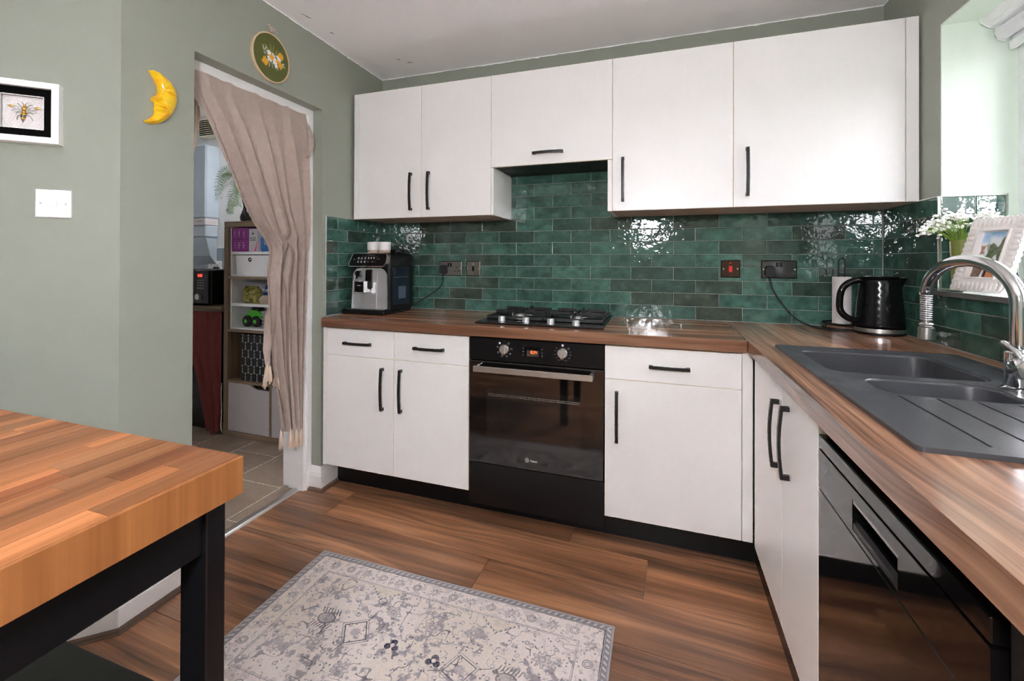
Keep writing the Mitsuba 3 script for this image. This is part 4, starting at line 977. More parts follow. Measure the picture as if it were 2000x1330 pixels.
# ------------------------------------------------------------------ rug
RX0, RX1, RY0, RY1 = .380, 1.545, -1.000, -1.655
def rug(p, n, uv):
    a, b = p.x - RX0, RY0 - p.y
    wob = (fbm(p.x * 30, p.y * 30, 1.0, 2) - .5) * .004
    W, H = RX1 - RX0, RY0 - RY1
    d = dr.minimum(dr.minimum(a, W - a), dr.minimum(b, H - b)) + wob
    along = dr.select((dr.minimum(a, W - a) < dr.minimum(b, H - b)), b, a)
    cream, lilac, grey, dark, sand = (mi.Color3f(*lin(*c)) for c in ((228, 217, 213), (184, 174, 177), (150, 143, 148), (98, 94, 104), (216, 204, 190)))
    wear = fbm(p.x * 7, p.y * 7, 5.0, 3); fine = noise(p.x * 330, p.y * 330, 1.0)
    c = mix(cream, sand, smoothstep(.5, .75, fbm(p.x * 4, p.y * 4, 8.0, 2)) * .5)
    def ink(c, col, m, k=1.0): return mix(c, col, dr.clip(m, 0, 1) * k * (0.45 + .75 * wear) * (.8 + .4 * fine))
    line = lambda v, w, s=.0012: smoothstep(w + s, w, dr.abs(v))
    # field: soft blotches of lilac, leaf scrolls as contour lines of a noise, small flowers in cells
    field = smoothstep(.100, .104, d)
    f1 = fbm(p.x * 22, p.y * 22, 2.0, 2); f2 = fbm(p.x * 62 + 5, p.y * 62, 3.0, 3); f3 = noise(p.x * 40, p.y * 40, 7.0); f4 = fbm(p.x * 20 + 2, p.y * 20, 12.0, 3)
    c = ink(c, lilac, smoothstep(.47, .60, f2) * smoothstep(.42, .58, f4) * field, .95)
    c = ink(c, grey, smoothstep(.56, .64, f2) * smoothstep(.50, .60, f4) * field, .8)
    c = ink(c, grey, line(f1 - .5, .012, .010) * smoothstep(.40, .5, f3) * field, .85)
    c = ink(c, dark, line(noise(p.x * 30 + 3, p.y * 30, 4.0) - .5, .022, .014) * smoothstep(.56, .64, noise(p.x * 26, p.y * 26 + 9, 6.0)) * field, .9)
    v1, v2, vr = voronoi(p.x * 23, p.y * 23)
    c = ink(c, grey, smoothstep(.25, .15, v1) * smoothstep(.45, .6, vr) * (.45 + .55 * smoothstep(.5, .56, f2)) * field, .85)
    c = ink(c, cream, smoothstep(.11, .06, v1) * smoothstep(.45, .6, vr) * field, .9)
    w1, w2, wr = voronoi(p.x * 64 + 11, p.y * 64)
    c = ink(c, dark, smoothstep(.26, .14, w1) * smoothstep(.72, .80, wr) * field, .85)
    # larger motifs of the field
    def rosette(c, x, y, r, k, col=dark, pet=9.0):
        u, v = p.x - x, p.y - y; q = dr.sqrt(u * u + v * v) / r; t = dr.atan2(v, u)
        e = 0.76 + .15 * dr.cos(t * pet) + .5 * (f2 - .5)
        c = ink(c, lilac, smoothstep(e + .06, e - .06, q), .7 * k)
        c = ink(c, col, line(q - e, .05, .07), k)
        return ink(c, col, line(q - .30, .05, .07), k)
    def lozenge(c, x, y, r, rot, k):
        u, v = p.x - x, p.y - y; u, v = u * math.cos(rot) + v * math.sin(rot), -u * math.sin(rot) + v * math.cos(rot)
        q = dr.maximum(dr.abs(u), dr.abs(v) * .9)
        c = ink(c, dark, line(q - r, .0012, .0012), k); c = ink(c, grey, line(q - r * 1.22, .0010, .0012), k * .8)
        c = ink(c, dark, line(u - v, .0016, .0012) * smoothstep(r * 1.1, r * 1.2, q) * smoothstep(r * 2.0, r * 1.9, q), k)
        return ink(c, lilac, smoothstep(.55, .4, dr.sqrt(u * u + v * v) / r), k)
    def claw(c, x, y, k, s=1.0):     # the palmette with combs of curved teeth
        u, v = (p.x - x) * s, p.y - y
        c = ink(c, grey, smoothstep(1.05, .95, dr.sqrt(dr.square(u / .030) + dr.square(v / .022))), .8 * k)
        c = ink(c, dark, line(dr.sqrt(dr.square(u / .030) + dr.square(v / .022)) - 1.0, .06, .06), k)
        bend = u + .4 * dr.abs(v)
        teeth = smoothstep(.1, .4, dr.cos(bend * 6.283 / .011)) * smoothstep(.018, .022, dr.abs(v)) * smoothstep(.046, .042, dr.abs(v)) * smoothstep(.040, .036, dr.abs(bend - .012))
        return ink(c, dark, teeth, k)
    def clover(c, x, y, k):
        for dx, dy, r in ((-.013, -.008, .011), (.013, -.008, .011), (0, .010, .012)):
            q = dr.sqrt(dr.square(p.x - x - dx) + dr.square(p.y - y - dy))
            c = ink(c, dark, smoothstep(r + .001, r - .001, q), k)
        return ink(c, cream, smoothstep(.008, .006, dr.sqrt(dr.square(p.x - x) + dr.square(p.y - y))), 1.0)
    c = claw(c, .632, -1.300, 1.0); c = claw(c, 1.270, -1.315, .8, -1.0)
    c = lozenge(c, .760, -1.318, .034, .55, 1.0); c = lozenge(c, 1.130, -1.330, .034, -.4, .8); c = lozenge(c, .95, -1.50, .034, .4, .8)
    c = clover(c, .900, -1.322, 1.1); c = clover(c, 1.046, -1.328, 1.1)
    for x, y, r in ((.558, -1.185, .030), (.668, -1.395, .032), (.83, -1.20, .028), (.985, -1.215, .030), (1.12, -1.19, .028), (1.35, -1.21, .032), (.56, -1.45, .030), (.80, -1.45, .030), (1.09, -1.44, .03), (1.33, -1.42, .03)):
        c = rosette(c, x, y, r, .8, grey)
    for x, sgn in ((.752, 1), (1.185, -1)):
        u, v = (p.x - x), (-1.108 - p.y)
        q = v + dr.abs(u) * .85 - .055
        c = ink(c, sand, smoothstep(.003, -.003, q) * smoothstep(-.002, .002, v), .9); c = ink(c, dark, line(q, .003, .002) * smoothstep(-.002, .002, v) * smoothstep(-.2, .2, dr.sin(u * 520)), 1.0)
    # main border
    band = smoothstep(.028, .030, d) * smoothstep(.100, .098, d)
    per = .072; k = dr.floor(along / per); m = along - (k + .5) * per; e = d - .064; q = dr.sqrt(m * m + e * e); t = dr.atan2(e, m)
    odd = k - 2 * dr.floor(k / 2)
    ring = line(q - .0145, .0013) + line(q - .0085, .0011)
    flower = smoothstep(.004, -.002, q - (.016 + .005 * dr.cos(t * 8))) * (.55 + .45 * smoothstep(.4, .6, noise(p.x * 160, p.y * 160, 3.0)))
    c = ink(c, dark, ring * (1 - odd) * band, .85); c = ink(c, grey, flower * odd * band, .9); c = ink(c, cream, smoothstep(.006, .004, q) * odd * band, .9)
    per2 = .036; k2 = dr.floor(along / per2 + .5); m2 = along - k2 * per2; sg_ = 1 - 2 * (k2 - 2 * dr.floor(k2 / 2)); e2 = d - .064 - .014 * sg_
    q2 = dr.sqrt(m2 * m2 * .6 + e2 * e2)
    c = ink(c, grey, smoothstep(.0075, .0045, q2 + .004 * noise(p.x * 190, p.y * 190, 2.0)) * band, .9)
    c = ink(c, lilac, smoothstep(.50, .60, f2) * band, .6); c = ink(c, dark, smoothstep(.26, .14, w1) * smoothstep(.76, .82, wr) * band, .8)
    # guard stripes
    c = ink(c, dark, line(d - .0275, .0011), 1.1)
    c = ink(c, grey, line(d - .101, .0010), 1.0); c = ink(c, grey, line(d - .106, .0007), .7)
    g = smoothstep(.0255, .0245, d)
    wave = dr.sin(along * 6.283 / .022 + 1.5 * dr.sin((d - .013) * 180))
    guard = mix(mi.Color3f(*lin(146, 142, 146)), mi.Color3f(*lin(204, 198, 200)), smoothstep(.1, .6, wave) * smoothstep(.0075, .0095, d) * smoothstep(.0215, .0195, d))
    c = mix(c, guard * (.8 + .3 * wear), g)
    c = mix(c, mi.Color3f(*lin(172, 167, 168)), smoothstep(.0062, .0052, d))
    return c * (.90 + .2 * noise(p.x * 420, p.y * 420, 9.0))
pbr('m_rug', proc(rug), 0.95, spec=0.1, bump=(proc(lambda p, n, uv: noise(p.x * 500, p.y * 500, 0.0)), 0.0006))
rgrid = np.array([[(x, y, .0062 + .0007 * math.sin(9 * x + 3) * math.sin(11 * y)) for y in np.linspace(RY1, RY0, 24)] for x in np.linspace(RX0, RX1, 40)])
rm = cat(grid(rgrid), box(RX0, RX1, RY1, RY0, .0004, .0050))
put('rug', rm, 'm_rug', False, 'pale cream and grey rug with a faded persian pattern on the floor', 'rug')

# ------------------------------------------------------------------ on the left wall
hoop = thing('embroidery_hoop', 'round wooden embroidery hoop with flowers on olive cloth above the doorway', 'embroidery hoop')
HC = np.array([0.014 * .939 + .0005, -.939, 2.128])
on_hoop = lambda m: frame(m, HC, Y_, Z_, X_)
pbr('m_hoop_wood', proc(lambda p, n, uv: mix(mi.Color3f(0.55, 0.40, 0.25), mi.Color3f(0.68, 0.53, 0.36), fbm(p.y * 40, p.z * 40, p.x * 400, 2))), 0.5)
def weave(p, n, uv): return mi.Color3f(0.105, 0.115, 0.030) * (.82 + .36 * noise(p.y * 900, p.z * 900, 0.0))
pbr('m_olive_cloth', proc(weave), 0.9)
part(hoop, 'outer_ring', on_hoop(lathe([(.104, 0), (.110, 0), (.1105, .001), (.1105, .011), (.1095, .012), (.1045, .012), (.104, .011), (.104, 0)], 64)), 'm_hoop_wood', 35, 'pale wooden ring')
part(hoop, 'cloth', on_hoop(lathe([(0, .0085), (.1035, .0085), (.1035, .004), (0, .004)], 64)), 'm_olive_cloth', False, 'olive green cloth')
part(hoop, 'clamp', cat(on_hoop(box(-.006, .006, .108, .117, .001, .010, .001)), on_hoop(cyl((-.012, .1135, .006), (.012, .1135, .006), .0018, 8))), 'm_nickel', 30, 'small brass screw clamp')
kn = [tube(spline([HC + (.006, a, b) for a, b in pts], 16), .0016, 6) for pts in ([(0, .117), (-.004, .128), (.001, .137)], [(.003, .117), (.006, .127), (.001, .137)], [(.001, .137), (-.012, .146), (-.024, .137)], [(.001, .137), (.012, .144), (.022, .136)], [(.001, .137), (.020, .134), (.036, .128)], [(.001, .138), (-.008, .135), (-.014, .141)])]
part(hoop, 'hanging_bow', cat(*kn), 'm_thread', True, 'beige twine bow')
pbr('m_thread', lin(214, 196, 178), 0.9)
pbr('m_thread_white', lin(240, 236, 238), 0.8); pbr('m_thread_yellow', (0.72, 0.38, 0.03), 0.8); pbr('m_thread_sage', lin(168, 176, 158), 0.8); pbr('m_thread_lime', lin(196, 190, 120), 0.8)
def petal_flower(x, y, r, n, w=.55):
    return shapely.union_all([sa.translate(sa.scale(sg.Point(0, 0).buffer(1, 6), r * .5, r * w * .6), x + r * .5 * math.cos(t), y + r * .5 * math.sin(t)) if False else sa.translate(sa.rotate(sa.scale(sg.Point(0, 0).buffer(1, 6), r * .5, r * w * .62), math.degrees(t), origin=(0, 0)), x + r * .5 * math.cos(t), y + r * .5 * math.sin(t)) for t in np.arange(n) * 2 * math.pi / n + .3])
E0 = .0085
for x, y, r in ((-.015, .018, .013), (.007, .011, .014), (-.010, -.006, .016), (.021, -.009, .017), (.044, .014, .016), (.027, -.028, .010)):
    part(hoop, 'stitched_flower', on_hoop(prism(petal_flower(x, y, r, 5), E0, E0 + .0015)), 'm_thread_white', False, 'white stitched flower')
for x, y, r in ((.000, .004, .015), (-.037, -.027, .020), (.034, -.004, .011), (.053, -.017, .016), (.054, .028, .017), (.062, .024, .010)):
    part(hoop, 'stitched_flower', on_hoop(prism(petal_flower(x, y, r, 4, .8), E0 + .0003, E0 + .002)), 'm_thread_yellow', False, 'yellow stitched flower')
for x0, y0, x1, y1 in ((-.014, -.046, -.026, -.004), (-.014, -.046, -.010, .010), (.005, -.045, .004, -.010), (.005, -.045, -.004, -.016), (.020, -.046, .022, -.018), (.030, -.048, .040, -.030), (.030, -.048, .034, -.028), (.06, .0, .072, -.008), (.06, .004, .066, .016), (-.030, .0, -.044, -.010), (-.032, .004, -.040, .018)):
    part(hoop, 'stitched_stem', on_hoop(tube(spline([(x0, y0, E0 + .0006), ((x0 + x1) / 2 + .003, (y0 + y1) / 2, E0 + .001), (x1, y1, E0 + .0006)], 8), .0011, 5)), 'm_thread_sage', True, 'pale green stitched stem')
for x, y, a, l in ((-.046, .024, 110, .011), (-.036, .028, 70, .012), (-.026, .022, 60, .011), (-.040, .008, 130, .010), (.070, -.004, 40, .012), (.074, -.014, -20, .011), (.064, -.008, 90, .010), (-.030, .036, 90, .010), (-.048, .034, 120, .010)):
    part(hoop, 'stitched_leaf', on_hoop(prism(sa.translate(sa.rotate(sa.scale(sg.Point(0, 0).buffer(1, 6), l * .75, l * .28), a, origin=(0, 0)), x, y), E0, E0 + .0012)), 'm_thread_sage', False, 'pale green stitched leaf')
for ctrl in ([(-.020, .018), (-.026, .036), (-.040, .046)], [(-.004, .020), (-.004, .042), (-.007, .060)], [(.004, .018), (.010, .040), (.013, .060)], [(.022, .010), (.026, .034), (.034, .046)], [(.030, .016), (.044, .036), (.050, .040)]):
    c = spline([(*q, 0) for q in ctrl], 11)
    part(hoop, 'stitched_grass', on_hoop(cat(*[sphere((q[0] + (.0022 if i % 2 else -.0022), q[1], E0 + .0004), 1, 1, (.0024, .0014, .0012)) for i, q in enumerate(c)])), 'm_thread_lime', True, 'dotted row of yellow green stitches', kind='stuff')

# the moon: a crescent with a sleeping face in relief
MO = [(-0.048, 0.09), (-0.034, 0.097), (-0.015, 0.096), (0.007, 0.086), (0.027, 0.074), (0.041, 0.058), (0.049, 0.035), (0.05, 0.012), (0.044, -0.014), (0.033, -0.038), (0.016, -0.061), (-0.004, -0.078), (-0.023, -0.089), (-0.042, -0.093), (-0.055, -0.092), (-0.064, -0.087), (-0.051, -0.08), (-0.038, -0.069), (-0.029, -0.056), (-0.026, -0.047), (-0.028, -0.041), (-0.03, -0.036), (-0.027, -0.03), (-0.026, -0.023), (-0.028, -0.019), (-0.028, -0.014), (-0.035, -0.011), (-0.038, -0.006), (-0.038, -0.001), (-0.031, 0.006), (-0.022, 0.014), (-0.016, 0.027), (-0.016, 0.036), (-0.02, 0.05), (-0.027, 0.063), (-0.035, 0.075), (-0.043, 0.084)]
mp = sg.Polygon(MO).buffer(-.001).buffer(.001)
from scipy.spatial import Delaunay
bd = [mp.exterior.interpolate(i / 260 * mp.exterior.length).coords[0] for i in range(260)]
gx, gy = np.meshgrid(np.arange(-.066, .053, .0010), np.arange(-.096, .099, .0010)); gp = np.stack([gx.ravel(), gy.ravel()], 1)
gp = gp[shapely.contains_xy(mp.buffer(-.0008), gp[:, 0], gp[:, 1])]
P2 = np.vstack([bd, gp]); tri = Delaunay(P2).simplices
cc = P2[tri].mean(1); tri = tri[shapely.contains_xy(mp, cc[:, 0], cc[:, 1])]
dist = shapely.distance(mp.exterior, shapely.points(P2))
h = .026 * (1 - (1 - np.clip(dist / .030, 0, 1)) ** 2) ** .55
x, y = P2.T
gs = lambda cx, cy, sx, sy, a, rot=0.0: a * np.exp(-(((x - cx) * math.cos(rot) + (y - cy) * math.sin(rot)) / sx) ** 2 - ((-(x - cx) * math.sin(rot) + (y - cy) * math.cos(rot)) / sy) ** 2)
w_ = np.clip(dist / .004, 0, 1)
lid = np.exp(-np.abs((y - (.0275 - .22 * (x - .006) + 9 * (x - .012) ** 2)) / .0017) ** 2) * (np.abs(x - .012) < .017)
brow = np.exp(-np.abs((y - (.0455 - 22 * (x - .012) ** 2)) / .0016) ** 2) * (np.abs(x - .012) < .014)
mouth = np.exp(-np.abs((y + .0285 + .10 * (x + .013) - 8 * (x + .010) ** 2) / .0015) ** 2) * (x < .002)
h += w_ * (gs(.012, .036, .012, .0055, .0075) - .0070 * lid - .0050 * brow + gs(-.030, -.002, .010, .007, .012) + gs(-.020, .012, .006, .016, .005, -.4) - .0075 * mouth + gs(-.018, -.0225, .010, .0032, .0055) + gs(-.017, -.036, .010, .0036, .0060) - gs(-.020, -.0135, .008, .0024, .007) + gs(.010, .002, .014, .012, .005) - gs(-.016, -.046, .012, .003, .003))
vt = np.c_[P2, np.maximum(h, 0) + .004]; nb = len(bd)
side_v = np.c_[np.array(bd), np.zeros(nb)]; k0 = len(vt)
sf = [f for i in range(nb) for f in ((i, k0 + i, k0 + (i + 1) % nb), (i, k0 + (i + 1) % nb, (i + 1) % nb))]
nrm = np.cross(vt[tri[:, 1]] - vt[tri[:, 0]], vt[tri[:, 2]] - vt[tri[:, 0]])[:, 2]; tri[nrm < 0] = tri[nrm < 0][:, ::-1]
moon = tm(np.vstack([vt, side_v]), np.vstack([tri, np.array(sf)]))
def moon_glaze(p, n, uv):
    return mix(mi.Color3f(0.86, 0.55, 0.012), mi.Color3f(0.85, 0.33, 0.010), smoothstep(.50, .75, fbm(p.y * 34, p.z * 34, 2.0, 3)) * .55)
pbr('m_moon', proc(moon_glaze), 0.18, spec=0.5)
put('wall_moon', frame(moon, (0.0203, -1.44, 1.77), Y_, Z_, X_), 'm_moon', True, 'yellow glazed crescent moon with a sleeping face on the wall', 'wall ornament')

# ------------------------------------------------------------------ on the diagonal wall
bf = thing('box_frame', 'white box frame with a black mount and a golden bee at the left edge', 'picture frame')
bx, bz, hw, hh = -.236, 1.6535, .0905, .0925
o_, i_ = sg.box(bx - hw, bz - hh, bx + hw, bz + hh), sg.box(bx - hw + .0185, bz - hh + .0185, bx + hw - .0185, bz + hh - .0185)
win = sg.box(bx - .0505, bz - .0505, bx + .0505, bz + .0505)
part(bf, 'frame_border', on_diag(prism(o_.difference(i_), .0004, .036)), 'm_white', False, 'white frame')
part(bf, 'mount', on_diag(prism(i_.buffer(.003).difference(win), .018, .0225)), 'm_black_dull', False, 'black mount')
part(bf, 'mount_edge', on_diag(prism(win.buffer(.0006).difference(win.buffer(-.0012)), .0172, .0232)), 'm_white', False)
part(bf, 'backing', on_diag(prism(i_.buffer(.004), .003, .006)), 'm_paper', False, 'white backing')
hexes = []
for r in range(-7, 8):
    for q in range(-6, 7):
        cx, cz = bx + q * .0092 + (.0046 if r % 2 else 0), bz + r * .0080
        if abs(cx - bx) < .047 and abs(cz - bz) < .047:
            hx = sg.Polygon([(cx + .0048 * math.sin(t), cz + .0048 * math.cos(t)) for t in np.arange(6) * math.pi / 3])
            hexes.append(prism(hx.difference(hx.buffer(-.0009)), .006, .0072))
part(bf, 'honeycomb', on_diag(cat(*hexes)), 'm_paper', False, 'embossed honeycomb', kind='stuff')
pbr('m_gold', (0.78, 0.50, 0.12), 0.22, metal=1.0); pbr('m_gunmetal', (0.20, 0.20, 0.22), 0.28, metal=1.0); pbr('m_wing', (0.42, 0.42, 0.45), 0.3, metal=0.8)
be = on_diag
for j, (dz, r, l) in enumerate(((.020, .0042, .0042), (.011, .0058, .0062), (.001, .0062, .0050), (-.006, .0072, .0045), (-.012, .0066, .0045), (-.018, .0048, .0050))):
    part(bf, 'bee_body', be(sphere((bx + .002 - .0008 * j, bz + dz, .012), 1, 2, (r, l, .005))), 'm_gold' if j != 4 else 'm_gunmetal', True, 'golden bee body')
part(bf, 'bee_sting', be(cyl((bx - .002, bz - .021, .012), (bx - .0025, bz - .030, .011), .003, 10, .0004)), 'm_gunmetal', True)
for s in (-1, 1):
    for ang_, L_, wd in ((22, .033, .0085), (-8, .026, .0080)):
        e = sa.rotate(sa.translate(sa.scale(sg.Point(0, 0).buffer(1, 10), L_ / 2, wd / 2), L_ / 2, 0), ang_, origin=(0, 0))
        if s < 0: e = sa.scale(e, -1, 1, origin=(0, 0))
        part(bf, 'bee_wing', be(prism(sa.translate(e.difference(e.buffer(-.0011)), bx + .002 + s * .004, bz + .007), .0125, .0140)), 'm_wing', False, 'silver wire wing')
    c0 = (bx + .002 + s * .030, bz + .0165, .0135)
    part(bf, 'bee_wing_tip', be(sphere(c0, 1, 2, (.0062, .0038, .0012))), 'm_gold', True, 'golden wing tip')
    for (a, b, c_, d_) in ((.004, .012, .017, .026), (.004, -.004, .020, -.004), (.004, -.008, .018, -.022)):
        part(bf, 'bee_leg', be(tube(spline([(bx + .002 + s * a, bz + b, .012), (bx + .002 + s * (a + c_) * .62, bz + (b + d_) / 2 + .004, .014), (bx + .002 + s * c_, bz + d_, .010)], 8), .0008, 5)), 'm_gunmetal', True)
    part(bf, 'bee_antenna', be(tube(spline([(bx + .002 + s * .002, bz + .023, .012), (bx + .002 + s * .004, bz + .028, .013), (bx + .002 + s * .008, bz + .0315, .012)], 8), .0007, 5)), 'm_gunmetal', True)

ls = thing('light_switch', 'white square one gang light switch on the diagonal wall', 'light switch')
sx_, sz_ = -.166, 1.3805
part(ls, 'plate', on_diag(hull([(sx_ + a * (.0435 - i), sz_ + b * (.0435 - i), z) for a in (-1, 1) for b in (-1, 1) for i, z in ((0, .0003), (0, .0065), (.002, .0085))])), 'm_white', 30)
part(ls, 'rocker', on_diag(hull([(sx_ + a * .0095, sz_ + b * .0105, .0084) for a in (-1, 1) for b in (-1, 1)] + [(sx_ + a * .009, sz_ + .010, .0125) for a in (-1, 1)] + [(sx_ + a * .009, sz_ - .010, .0098) for a in (-1, 1)])), 'm_white', False)
for a in (-1, 1): part(ls, 'screw', on_diag(lathe([(0, .0084), (.0032, .0084), (.0028, .0094), (0, .0096)], 14, (sx_ + a * .0302, sz_, 0))), 'm_steel', 35)
# ------------------------------------------------------------------ herringbone curtain in the doorway, drawn to the right
def herringbone(p, n, uv):
    s, t = uv.x, uv.y
    per = .048
    q = s / per - dr.floor(s / per); tri_ = dr.abs(q - .5) * per
    wv = t + tri_ * 1.05
    st = wv / .0078 - dr.floor(wv / .0078)
    wob = .10 * (noise(s * 300, t * 300, 1.0) - .5)
    m = smoothstep(.30, .42, dr.abs(st - .5) * 2 + wob)
    dark, cream = mi.Color3f(*lin(112, 92, 85)), mi.Color3f(*lin(212, 196, 186))
    th_ = noise(s * 700, t * 120, 3.0) * noise(s * 90, t * 900, 4.0)
    return mix(dark, cream, m) * (.86 + .28 * th_)
pbr('m_herringbone', proc(herringbone), 0.95, spec=0.1, bump=(proc(lambda p, n, uv: noise(uv.x * 500, uv.y * 500, 0.0)), .0006))
pbr('m_tassel', lin(222, 202, 186), 0.95, spec=0.1)
ck_ = thing('curtain', 'cream and brown herringbone curtain pulled to the right in the doorway', 'curtain')
LEFT = [(-1.310, 1.966), (-1.300, 1.90), (-1.262, 1.85), (-1.215, 1.802), (-1.157, 1.694), (-1.068, 1.537), (-0.971, 1.389), (-0.882, 1.300), (-0.863, 1.266), (-0.878, 1.179), (-0.881, 1.107), (-0.870, 0.985), (-0.856, 0.886), (-0.845, 0.767), (-0.834, 0.68), (-0.815, 0.60), (-0.790, 0.478), (-0.772, 0.365)]
RIGHT = [(-0.640, 1.972), (-0.624, 1.90), (-0.616, 1.674), (-0.612, 1.371), (-0.630, 1.241), (-0.640, 0.965), (-0.646, 0.732), (-0.655, 0.345)]
def along(poly, n):
    q = np.asarray(poly); d = np.r_[0, np.cumsum(np.abs(np.diff(q[:, 1])) + .25 * np.abs(np.diff(q[:, 0])))]; s = np.linspace(0, d[-1], n)
    return np.stack([np.interp(s, d, q[:, 0]), np.interp(s, d, q[:, 1])], 1)
NR, NC = 150, 130
from scipy.ndimage import gaussian_filter1d
zl = np.linspace(0, 1, NR)
Lp = along(LEFT, NR); Rp = np.stack([np.interp(-np.linspace(RIGHT[0][1], RIGHT[-1][1], NR), -np.array([r[1] for r in RIGHT]), [r[0] for r in RIGHT]), np.linspace(RIGHT[0][1], RIGHT[-1][1], NR)], 1)
Lp[:, 0] = gaussian_filter1d(Lp[:, 0], 2.0, mode='nearest'); Rp[:, 0] = gaussian_filter1d(Rp[:, 0], 2.0, mode='nearest')
FULL = 1.02          # width of the cloth
def cloth(Lp, Rp, x0, s0, s1, folds, seed, z_off=0.0, curl=True):
    rr = np.random.default_rng(seed); ph = rr.uniform(0, 6.28, 4)
    V = np.zeros((NR, NC, 3)); UV = np.zeros((NR, NC, 2)); len_v = 0; prev = None
    for i in range(NR):
        t = i / (NR - 1); a = np.linspace(0, 1, NC)
        w = np.linalg.norm(Rp[i] - Lp[i]); full = (s1 - s0) * FULL
        slack = max(full / max(w, .05) - 1, 0.02)
        amp = min(.012 + .026 * min(slack, 1.3), .034) * (0.10 + .90 * min(t * 4, 1) ** .7)
        aa = a + .012 * np.sin(2 * math.pi * (a * 2 + ph[0] + t))
        z_row = Lp[i, 1] * (1 - a) + Rp[i, 1] * a
        y_row = Lp[i, 0] * (1 - a) + Rp[i, 0] * a
        f = np.sin(2 * math.pi * (folds * aa) + ph[1] + .8 * t) + .45 * np.sin(2 * math.pi * (folds * 1.73 * aa) + ph[2] - 1.3 * t) + .3 * np.sin(2 * math.pi * folds * .5 * aa + ph[3])
        x_row = x0 + amp * f * .62
        y_row = y_row + .30 * amp * np.cos(2 * math.pi * (folds * aa) + ph[1] + .8 * t) * np.minimum(1, np.minimum(a, 1 - a) * 8)
        V[i] = np.stack([x_row, y_row, z_row], 1)
        UV[i, :, 0] = (s0 + (s1 - s0) * a) * FULL
    # the length of the cloth along each column gives the pattern its second coordinate
    seg = np.linalg.norm(np.diff(V, axis=0), axis=2); UV[1:, :, 1] = np.cumsum(seg.mean(1))[:, None] * .35 + np.cumsum(seg, 0) * .65
    return V, UV
V, UV = cloth(Lp, Rp, -.052, 0, 1, 6.0, 3)
# deep tuck where the cloth is gathered, running from the top right down to the left
yy, zz = V[:, :, 1], V[:, :, 2]
tuck_z = np.array([1.75, 1.50, 1.36, 1.27, 1.18, 1.08, .95, .80]); tuck_y = np.array([-.815, -.775, -.755, -.778, -.790, -.815, -.825, -.822])
ty = np.interp(-zz, -tuck_z, tuck_y); on = np.exp(-((zz - 1.28) / .27) ** 2)
V[:, :, 0] += on * (.018 * np.exp(-((yy - ty + .035) / .030) ** 2) - .026 * np.exp(-((yy - ty) / .013) ** 2) + .014 * np.exp(-((yy - ty - .03) / .022) ** 2))
m = grid(V); m.invert()
part(ck_, 'cloth', m, 'm_herringbone', True, 'herringbone weave in cream and brown', uv=UV.reshape(-1, 2))
# the turned back end of the cloth seen lower left
L2 = along([(-.850, .98), (-.858, .92), (-.868, .85), (-.876, .78), (-.870, .712)], NR); R2 = along([(-.76, .98), (-.76, .92), (-.765, .85), (-.770, .70), (-.775, .640)], NR)
V2, UV2 = cloth(L2, R2, -.082, 0, .22, 1.6, 5)
m = grid(V2); m.invert()
part(ck_, 'hem_corner', m, 'm_herringbone', True, uv=UV2.reshape(-1, 2) + np.array([2.0, 0.3]))
# the free end hanging at the left of the rail
L3 = along([(-1.300, 1.96), (-1.300, 1.85), (-1.298, 1.74), (-1.295, 1.66)], NR); R3 = along([(-1.215, 1.96), (-1.200, 1.85), (-1.204, 1.80), (-1.215, 1.73)], NR)
V3, UV3 = cloth(L3, R3, -.085, 0, .14, 1.4, 9)
m = grid(V3); m.invert()
part(ck_, 'free_end', m, 'm_herringbone', True, uv=UV3.reshape(-1, 2)[:, ::-1] + np.array([1.0, 0.1]))
# the curl at the right edge near the top
cv = []
for i, t in enumerate(np.linspace(0, 1, 26)):
    z = 1.925 - .175 * t; wid = .034 * math.sin(math.pi * min(1, t * 1.02)) ** .8 + .002
    yc, xc = -.636, -.034
    cv.append([(xc + .016 * math.sin(a * 4.2) * min(1, t * 2.2), yc + wid * (1 - math.cos(a * 4.2)) * .55, z - .012 * a) for a in np.linspace(0, 1, 22)])
cv = np.array(cv); cuv = np.stack(np.meshgrid(np.linspace(0, .235, 26), np.linspace(.5, .60, 22), indexing='ij')[::-1], -1).reshape(-1, 2)
m = grid(cv); m.invert()
part(ck_, 'curled_edge', m, 'm_herringbone', True, uv=cuv)
rt = np.random.default_rng(21)
def tassel(p, L, r, lean=0.0):
    p = np.asarray(p, float); tubes = []
    for k in range(15):
        a = k * 2.4; sp_ = r * math.sqrt(k / 14)
        e = p + np.array([sp_ * math.cos(a) * .9, sp_ * math.sin(a) * 1.25 + lean, -L * rt.uniform(.80, 1.06)])
        tubes.append(tube(spline([p + (0, 0, .008), p + (.35 * sp_ * math.cos(a), .55 * sp_ * math.sin(a), -.22 * L), e], 7), np.linspace(.0036, .0014, 7), 5))
    return cat(*tubes)
bot = V[-1]
for i in range(8):
    j = int((i + .4) / 8 * (NC - 1)); part(ck_, 'tassel', tassel(bot[j] + (0, 0, -.001), rt.uniform(.075, .092), .0115, rt.normal(-.005, .004)), 'm_tassel', True, 'cream tassel')
b2 = V2[-1]
for i in range(5):
    j = int((i + .3) / 5 * (NC - 1)); part(ck_, 'tassel', tassel(b2[j], rt.uniform(.075, .095), .0105, rt.normal(-.004, .004)), 'm_tassel', True, 'cream tassel')
b3 = V3[:, -1][np.linspace(NR * .55, NR - 1, 3).astype(int)]
for q in list(b3) + list(V3[-1][::42]): part(ck_, 'tassel', tassel(q, rt.uniform(.05, .07), .007, -.004), 'm_tassel', True, 'cream tassel')
